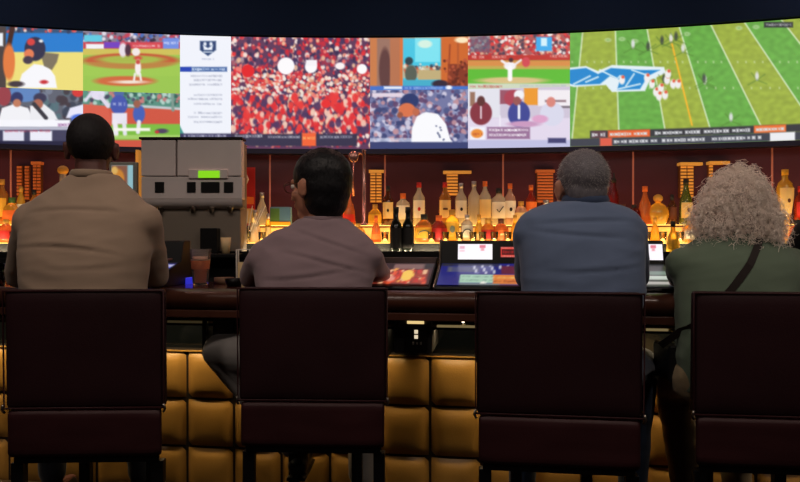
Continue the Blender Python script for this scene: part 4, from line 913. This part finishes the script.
# --- man 1: beige shirt, shaved head
def elb(px, Y, side, r=.05): return XW(px, Y)-side*r
q = 2.60/700; X1 = XW(86.5, 2.60); Yp = 2.60
def z1(py): return CZ-(py-CY)*q
XB = -1.10
tor = [(XB, 2.57, .775, .20, .125), (XB, 2.565, .88, .205, .125), (XB, 2.565, 1.0, .205, .125), (X1, 2.575, z1(290), .225, .128), (X1, 2.585, z1(262), .236, .132), (X1, 2.60, z1(240), .240, .132), (X1, 2.61, z1(224), .234, .124), (X1, 2.615, z1(211), .226, .112), (X1+.002, 2.62, z1(201), .206, .098), (X1+.005, 2.625, z1(192), .166, .082), (X1+.01, 2.63, z1(184), .124, .074), (X1+.014, 2.635, z1(177), .100, .071), (X1+.016, 2.637, z1(174), .086, .069)]
person(dict(label='man with a shaved head in a beige long-sleeved shirt on the leftmost stool', skin='dark', hs=1.05, lines=((z1(211), X1, 0, -.3, .19, .005), (z1(247), X1-.03, -.06, -.5, .22, .006), (z1(268), X1+.05, .05, .3, .14, .003)), head=(XW(91.5, 2.67), 2.67, CZ+(CY-116)*2.67/700-.123), yaw=.26, pitch=0, neck=(XW(91.5, 2.64), 2.64, z1(174.5)),
  torso=tor, arm_l=[(X1-.210, 2.615, z1(220)), (elb(7, 2.83, -1, .052), 2.83, 1.162), (X1-.02, 2.97, 1.212)], arm_r=[(X1+.206, 2.615, z1(220)), (elb(168, 2.83, 1, .052), 2.83, 1.162), (X1+.12, 2.97, 1.212)], armr=.066,
  leg_l=leg(XB-.10, 2.57, -1.46, 2.92, .82), leg_r=leg(XB+.07, 2.57, -1.10, 2.95, .82), sleeve=1.9, sm=22, shirt=fabric('beige knit', (156, 134, 116)), trousers=dark_tr, shoes=blk_shoe, seed=1.3, fold=.0035, collar=(.066, .018, fabric('beige rib', (150, 130, 112)), 0)))
P1 = bpy.data.objects['person']; H1 = Vector((XW(91.5, 2.67), 2.67, CZ+(CY-116)*2.67/700-.123))
R1 = Matrix.Rotation(.26, 3, 'Z'); b = MB().ell(H1+R1 @ Vector((0, -.0175, .031)), (.0845, .1045, .0990), R1, 32, 24); hb = baked(b, 'hair', hairmat('cropped black hair', (22, 19, 22), .7, .2), .006, 2, lambda c, n: .0012*noise.noise(c*90), P1)

# --- man 2: thick dark hair, glasses, head turned left
q2 = 2.72/700; X2 = XW(315.5, 2.72)
def z2(py): return CZ-(py-CY)*q2
tor = [(X2+.01, 2.67, .775, .19, .12), (X2+.01, 2.665, .90, .195, .12), (X2, 2.665, 1.0, .20, .12), (X2, 2.68, z2(290), .216, .122), (X2, 2.70, z2(272), .230, .124), (X2, 2.71, z2(260), .236, .120), (X2, 2.72, z2(250), .234, .112), (X2+.003, 2.725, z2(241), .218, .10), (X2+.01, 2.73, z2(233), .178, .088), (X2+.02, 2.735, z2(226), .130, .080), (X2+.026, 2.74, z2(219.5), .094, .076)]
HS2 = 1.13; H2 = Vector((XW(317.5, 2.75), 2.75, CZ-(148-CY)*2.75/700-.150)); yw2 = 1.02
b2, s2, _, R2 = person(dict(label='man with thick dark hair and glasses in a mauve grey shirt, head turned left', skin='tan', head=H2, hs=HS2, yaw=yw2, pitch=-.05, neck=(XW(323, 2.745), 2.745, z2(220)),
  torso=tor, arm_l=[(X2-.200, 2.71, z2(257)), (elb(240, 2.86, -1, .048), 2.86, 1.158), (X2-.03, 2.97, 1.212)], arm_r=[(X2+.200, 2.71, z2(257)), (elb(390, 2.86, 1, .048), 2.86, 1.158), (X2+.03, 2.95, 1.212)], armr=.060,
  leg_l=[(X2-.09, 2.68, .85), (-.735, 2.86, .85), (-.405, 2.80, .455)], toe_l=(-.40, 2.95, .40), leg_r=leg(X2+.10, 2.68, X2+.17, 2.88), sleeve=1.9, sm=12, shirt=fabric('mauve grey cotton', (136, 116, 122)), trousers=fabric('charcoal trousers', (120, 116, 114)), shoes=blk_shoe, seed=4.1, fold=.005, lines=((z2(243), X2+.06, -.35, 0, .15, .005), (z2(262), X2+.05, -.25, 0, .17, .006), (z2(276), X2-.02, .12, .3, .18, .005)), collar=(.070, .014, fabric('mauve rib', (126, 106, 112)), 0)))
hm2 = hairmat('dark brown hair', (16, 15, 19), .5, .25)
def P2(x, y, z): return H2+R2 @ (Vector((x, y, z))*HS2)
b = MB().ell(P2(0, -.024, .034), (.100, .124, .110), R2, 32, 24); b.ell(P2(0, -.036, .000), (.098, .106, .108), R2, 32, 24); b.ell(P2(0, -.036, -.045), (.088, .086, .090), R2, 32, 24)
hb2 = baked(b, 'hair', hm2, .006, 10, lambda c, n: .0015*noise.noise(c*40)+.0012*noise.noise(c*110), b2)
child(strands(H2, R2, (0, -.028, .040), (.100, .120, .108), 1400, .016, .002, .6, .6, .0007, lambda d: (d.y < .35 or d.z > .6) and d.z > -.75, 4, 3, .7), 'hair_strands', hm2, hb2)
g = MB()
for s in (-1, 1):
    g.tube([P2(s*.033+.026*math.cos(t), .101, .002+.019*math.sin(t)) for t in [k*math.pi/9 for k in range(18)]], .0018, 6, closed=True); g.tube([P2(s*.058, .100, .006), P2(s*.084, .06, .006), P2(s*.087, -.002, .004), P2(s*.084, -.015, -.014)], .0022, 6)
g.tube([P2(-.008, .103, .004), P2(.008, .103, .004)], .0018, 6)
gg = bpy.data.objects.new('glasses', g.mesh('glasses', LB['brown'])); COL.objects.link(gg); gg.parent = b2

# --- man 3: slate blue polo, short grey hair
q3 = 2.50/700; X3 = XW(581, 2.50)
def z3(py): return CZ-(py-CY)*q3
XB = .60
tor = [(XB, 2.46, .775, .19, .13), (XB, 2.455, .90, .20, .13), (XB+.02, 2.455, 1.0, .205, .13), (X3, 2.47, z3(292), .215, .13), (X3, 2.485, z3(262), .218, .132), (X3, 2.50, z3(243), .220, .128), (X3, 2.51, z3(230), .216, .120), (X3, 2.515, z3(221), .216, .108), (X3+.003, 2.52, z3(214), .206, .096), (X3+.004, 2.525, z3(209), .176, .086), (X3+.005, 2.527, z3(205), .132, .080), (X3+.006, 2.53, z3(202), .096, .075)]
H3 = Vector((XW(581.5, 2.56), 2.56, CZ-(151-CY)*2.56/700-.131))
b3, s3, _, R3 = person(dict(label='grey-haired man in a slate blue polo shirt on the third stool', skin='tan', hs=1.07, lines=((z3(222), X3, .03, -.2, .18, .006), (z3(236), X3-.03, -.08, .2, .17, .005), (z3(270), X3+.02, .06, .3, .18, .004)), head=H3, yaw=.12, pitch=-.06, neck=(XW(585, 2.54), 2.54, z3(204)),
  torso=tor, arm_l=[(X3-.182, 2.51, z3(232)), (elb(515, 2.68, -1, .048), 2.68, 1.165), (X3-.04, 2.85, 1.212)], arm_r=[(X3+.182, 2.51, z3(232)), (elb(649, 2.66, 1, .048), 2.66, 1.165), (X3+.02, 2.84, 1.212)], armr=.058,
  leg_l=leg(X3-.10, 2.47, X3-.16, 2.76), leg_r=[(X3+.10, 2.47, .845), (.915, 2.68, .825), (.90, 2.72, .31)], sleeve=1.25, sm=10, shirt=fabric('slate blue pique', (94, 108, 136)), trousers=denim, shoes=blk_shoe, seed=7.7, fold=.0035, collar=(.076, .032, fabric('navy collar', (58, 70, 96)), .004)))
hm3 = hairmat('short grey hair', (104, 100, 106), .6, .2)
b = MB().ell(H3+R3 @ Vector((0, -.020, .036)), (.088, .105, .098), R3, 32, 24); b.ell(H3+R3 @ Vector((0, -.052, -.02)), (.074, .056, .072), R3)
hb3 = baked(b, 'hair', hm3, .006, 3, lambda c, n: .0015*noise.noise(c*60), b3)
child(strands(H3, R3, (0, -.020, .036), (.088, .105, .098), 2200, .012, .001, .3, .5, .0006, lambda d: d.y < .5 and d.z > -.8, 3, 4, .6), 'hair_strands', hairmat('silver hair', (175, 168, 166), .5, .2), hb3)

# --- woman: curly grey hair, green shirt
q4 = 2.48/700; X4 = XW(738, 2.48)
def z4(py): return CZ-(py-CY)*q4
XS = 1.175
tor = [(XS, 2.45, .775, .20, .13), (XS, 2.445, .90, .205, .13), (XS, 2.445, 1.0, .205, .13), (X4-.01, 2.455, z4(292), .215, .13), (X4, 2.47, z4(275), .222, .13), (X4, 2.48, z4(262), .216, .125), (X4, 2.49, z4(252), .196, .112), (X4, 2.495, z4(244), .162, .096), (X4, 2.50, z4(237), .125, .082), (X4, 2.505, z4(231), .090, .072)]
H4 = Vector((XW(733, 2.54), 2.54, 1.408))
b4, s4, _, R4 = person(dict(label='woman with voluminous curly grey hair in a dark green shirt', skin='ruddy', head=H4, yaw=-.1, pitch=-.08, neck=(XW(740, 2.52), 2.52, z4(232)),
  torso=tor, arm_l=[(X4-.192, 2.49, z4(264)), (elb(666, 2.64, -1, .048), 2.64, 1.158), (X4-.02, 2.78, 1.212)], arm_r=[(X4+.196, 2.49, z4(264)), (X4+.210, 2.61, 1.160), (X4+.04, 2.76, 1.212)], armr=.058,
  leg_l=[(XS-.12, 2.46, .82), (1.055, 2.70, .755), (1.115, 2.72, .30)], leg_r=leg(XS+.10, 2.46, XS+.13, 2.70), sleeve=.6, sm=8, shirt=fabric('dark green jersey', (92, 106, 90)), trousers=khaki, shoes=blk_shoe, seed=11.9, fold=.004))
hm4 = hairmat('curly grey hair', (254, 236, 224), .55, .05); hm4b = hairmat('grey underlayer', (190, 165, 152), .6, .3)
b = MB()
for c, r in (((0, -.025, .035), (.092, .110, .095)), ((-.058, -.03, -.035), (.074, .085, .085)), ((.055, -.03, -.040), (.074, .085, .085)), ((0, -.055, -.04), (.095, .075, .09)), ((.070, -.03, -.095), (.052, .06, .060)), ((-.055, -.03, -.085), (.050, .06, .055))): b.ell(H4+R4 @ Vector(c), r, R4)
hb4 = baked(b, 'hair', hm4b, .008, 3, lambda c, n: .016*noise.noise(c*26)+.008*noise.noise(c*60), b4)
mbh = MB()
for cc, rr, n_, L_, sd_ in (((0, -.025, .035), (.090, .106, .095), 1900, .058, 5), ((-.060, -.035, -.040), (.074, .082, .088), 1300, .062, 6), ((.058, -.035, -.050), (.074, .082, .095), 1300, .060, 8), ((.075, -.03, -.105), (.045, .05, .055), 400, .055, 9), ((0, -.07, -.05), (.09, .07, .10), 700, .045, 10), ((.01, -.03, .10), (.05, .06, .045), 300, .070, 12)):
    m2_ = strands(H4, R4, cc, rr, n_, L_, .0095, .35, 1.9, .0011, lambda d: d.y < .5, 10, sd_, .95); mbh.add(m2_.v, m2_.f, True)
child(mbh, 'curls', hm4, hb4)
# crossbody strap and bag following the shirt
dg = bpy.context.evaluated_depsgraph_get(); bv = BVHTree.FromPolygons([v.co for v in s4.data.vertices], [p.vertices for p in s4.data.polygons])
cb = root('shoulder_bag', 'small black shoulder bag with a dark strap across the woman\'s green back', 'bag', (1.02, 2.50, .80))
pts = []
for i in range(25):
    t = i/24; px = 772+(676-772)*t; py = 238+(352-238)*t**.92
    x = XW(px, 2.33); z = CZ-(py-CY)*2.33/700; h = bv.ray_cast(Vector((x, 1.5, z)), Vector((0, 1, 0)))
    if h[0] is not None: pts.append(h[0]+Vector((0, -.004, 0)))
    else: pts.append(Vector((x, 2.42 if not pts else pts[-1].y+.012, z)))
over = Vector((pts[0].x+.01, 2.47, pts[0].z+.0)); pts = [Vector((pts[0].x, 2.56, pts[0].z-.05)), Vector((pts[0].x+.004, 2.50, pts[0].z+.018))]+pts
vs = []; dirp = Vector((.72, 0, .69))
for i, p_ in enumerate(pts):
    d = (pts[min(i+1, len(pts)-1)]-pts[max(i-1, 0)]).normalized(); sd = d.cross(Vector((0, -1, 0))); sd = (sd.normalized() if sd.length > .1 else Vector((1, 0, 0)))*.013
    vs += [p_-sd, p_+sd, p_+sd+Vector((0, -.003, 0)), p_-sd+Vector((0, -.003, 0))]
fs = [(4*i+k, 4*i+(k+1) % 4, 4*i+4+(k+1) % 4, 4*i+4+k) for i in range(len(pts)-1) for k in range(4)]
part(MB().add(vs, fs), 'strap', mat('dark brown strap', (34, 24, 22), .6), cb)
b = MB().box(.945, 1.0, 2.46, 2.62, .80, .93); part(b, 'pouch', mat('black bag leather', (20, 18, 18), .4), cb, bevel=.012)

# --- person 5: black top at the right edge
X5 = 1.785; 
tor = [(1.93, 2.40, .79, .19, .15), (1.92, 2.42, .92, .195, .15), (1.88, 2.50, 1.05, .20, .145), (1.83, 2.60, 1.18, .21, .14), (X5, 2.68, 1.29, .21, .13), (X5, 2.71, 1.345, .19, .11), (X5, 2.72, 1.385, .150, .09), (X5, 2.73, 1.42, .09, .072)]
H5 = Vector((X5+.01, 2.80, 1.56))
b5, s5, _, R5 = person(dict(label='person in a black top leaning on the bar at the right edge', skin='tan', head=H5, yaw=.3, pitch=-.1, neck=(X5, 2.75, 1.42), torso=tor,
  arm_l=[(X5-.19, 2.72, 1.335), (X5-.22, 2.84, 1.165), (X5-.06, 2.95, 1.212)], arm_r=[(X5+.19, 2.72, 1.335), (X5+.22, 2.78, 1.160), (X5+.1, 2.92, 1.212)], armr=.058,
  leg_l=leg(1.84, 2.42, 1.80, 2.60), leg_r=leg(2.03, 2.42, 2.06, 2.58), sleeve=1.9, shirt=fabric('black jersey', (16, 17, 20)), trousers=dark_tr, shoes=blk_shoe, seed=15.2))
b = MB().ell(H5+R5 @ Vector((0, -.022, .034)), (.083, .099, .093), R5, 32, 24); baked(b, 'hair', hm2, .006, 3, lambda c, n: .002*noise.noise(c*50), b5)

# ------------------------------------------------------------------ lights
def area(name, loc, rot, size, power, col, size_y=None, spread=None):
    l = bpy.data.lights.new(name, 'AREA'); l.energy = power; l.color = col
    if size_y: l.shape = 'RECTANGLE'; l.size = size; l.size_y = size_y
    else: l.shape = 'DISK'; l.size = size
    if spread: l.spread = spread
    o = bpy.data.objects.new(name, l); COL.objects.link(o); o.location = loc; o.rotation_euler = rot; return o
fx = mat('lamp trim', (60, 60, 60), .4)
for i, (x, y, pw_) in enumerate(((-2.4, 1.2, 14), (-.8, 1.3, 14), (.8, 1.2, 14), (2.4, 1.2, 14), (-1.6, -1.0, 14), (1.6, -1.0, 14))):
    r = MB().lathe([(.001, -.02), (.13, -.02), (.15, -.018), (.155, 0), (.001, 0)], (x, y, 3.349), 24).build('ceiling_light', fx)
    tag(r, 'recessed round ceiling light %s of the stools' % ('in the row just behind' if y > 0 else 'far behind'), 'ceiling light', 'recessed ceiling lights in the row just behind the stools' if y > 0 else 'recessed ceiling lights far behind the stools')
    area('downlight', (x, y, 3.32), (0, 0, 0), .25, pw_, (1.0, .84, .72))
for x in (-2.6, -1.3, 0, 1.3, 2.6):
    area('back_bar_downlight', (x, 4.1, 3.32), (math.radians(12), 0, 0), .2, 5, (1.0, .55, .45))
    r = MB().lathe([(.001, -.02), (.10, -.02), (.12, -.018), (.125, 0), (.001, 0)], (x, 4.1, 3.349), 24).build('ceiling_light', fx)
    tag(r, 'small recessed ceiling light over the aisle behind the bar', 'ceiling light', 'small ceiling lights over the bar aisle')

# light strip under the ledge washing the tufted leather, and step lamps washing the bottles
ang = math.atan2(dv.y, dv.x)
for sc_ in (-2.4, -.8, .8, 2.4):
    p_ = BP(sc_, .25, .948); o = area('ledge_lamp', p_, (0, 0, 0), 1.58, 5.2, (1.0, .76, .42), .03)
    o.rotation_euler = Matrix.Rotation(ang, 3, 'Z').to_euler(); o.rotation_euler.rotate_axis('X', math.radians(14))
lip = MB(); arcbox(lip, ML, MR, -.735, -.722, 1.2005, 1.238); part(lip, 'lamp_lip', M['black'], bb_)
xs = [-3.2+.64*i for i in range(11)]
for x in xs:
    y = Yc(x)-.70; o = area('step_lamp', (x, y, 1.206), (0, 0, 0), .60, 10, (1.0, .80, .50), .03)
    sl_ = math.atan(-.1*(x+.35)); o.rotation_euler = (math.radians(50), 0, sl_)
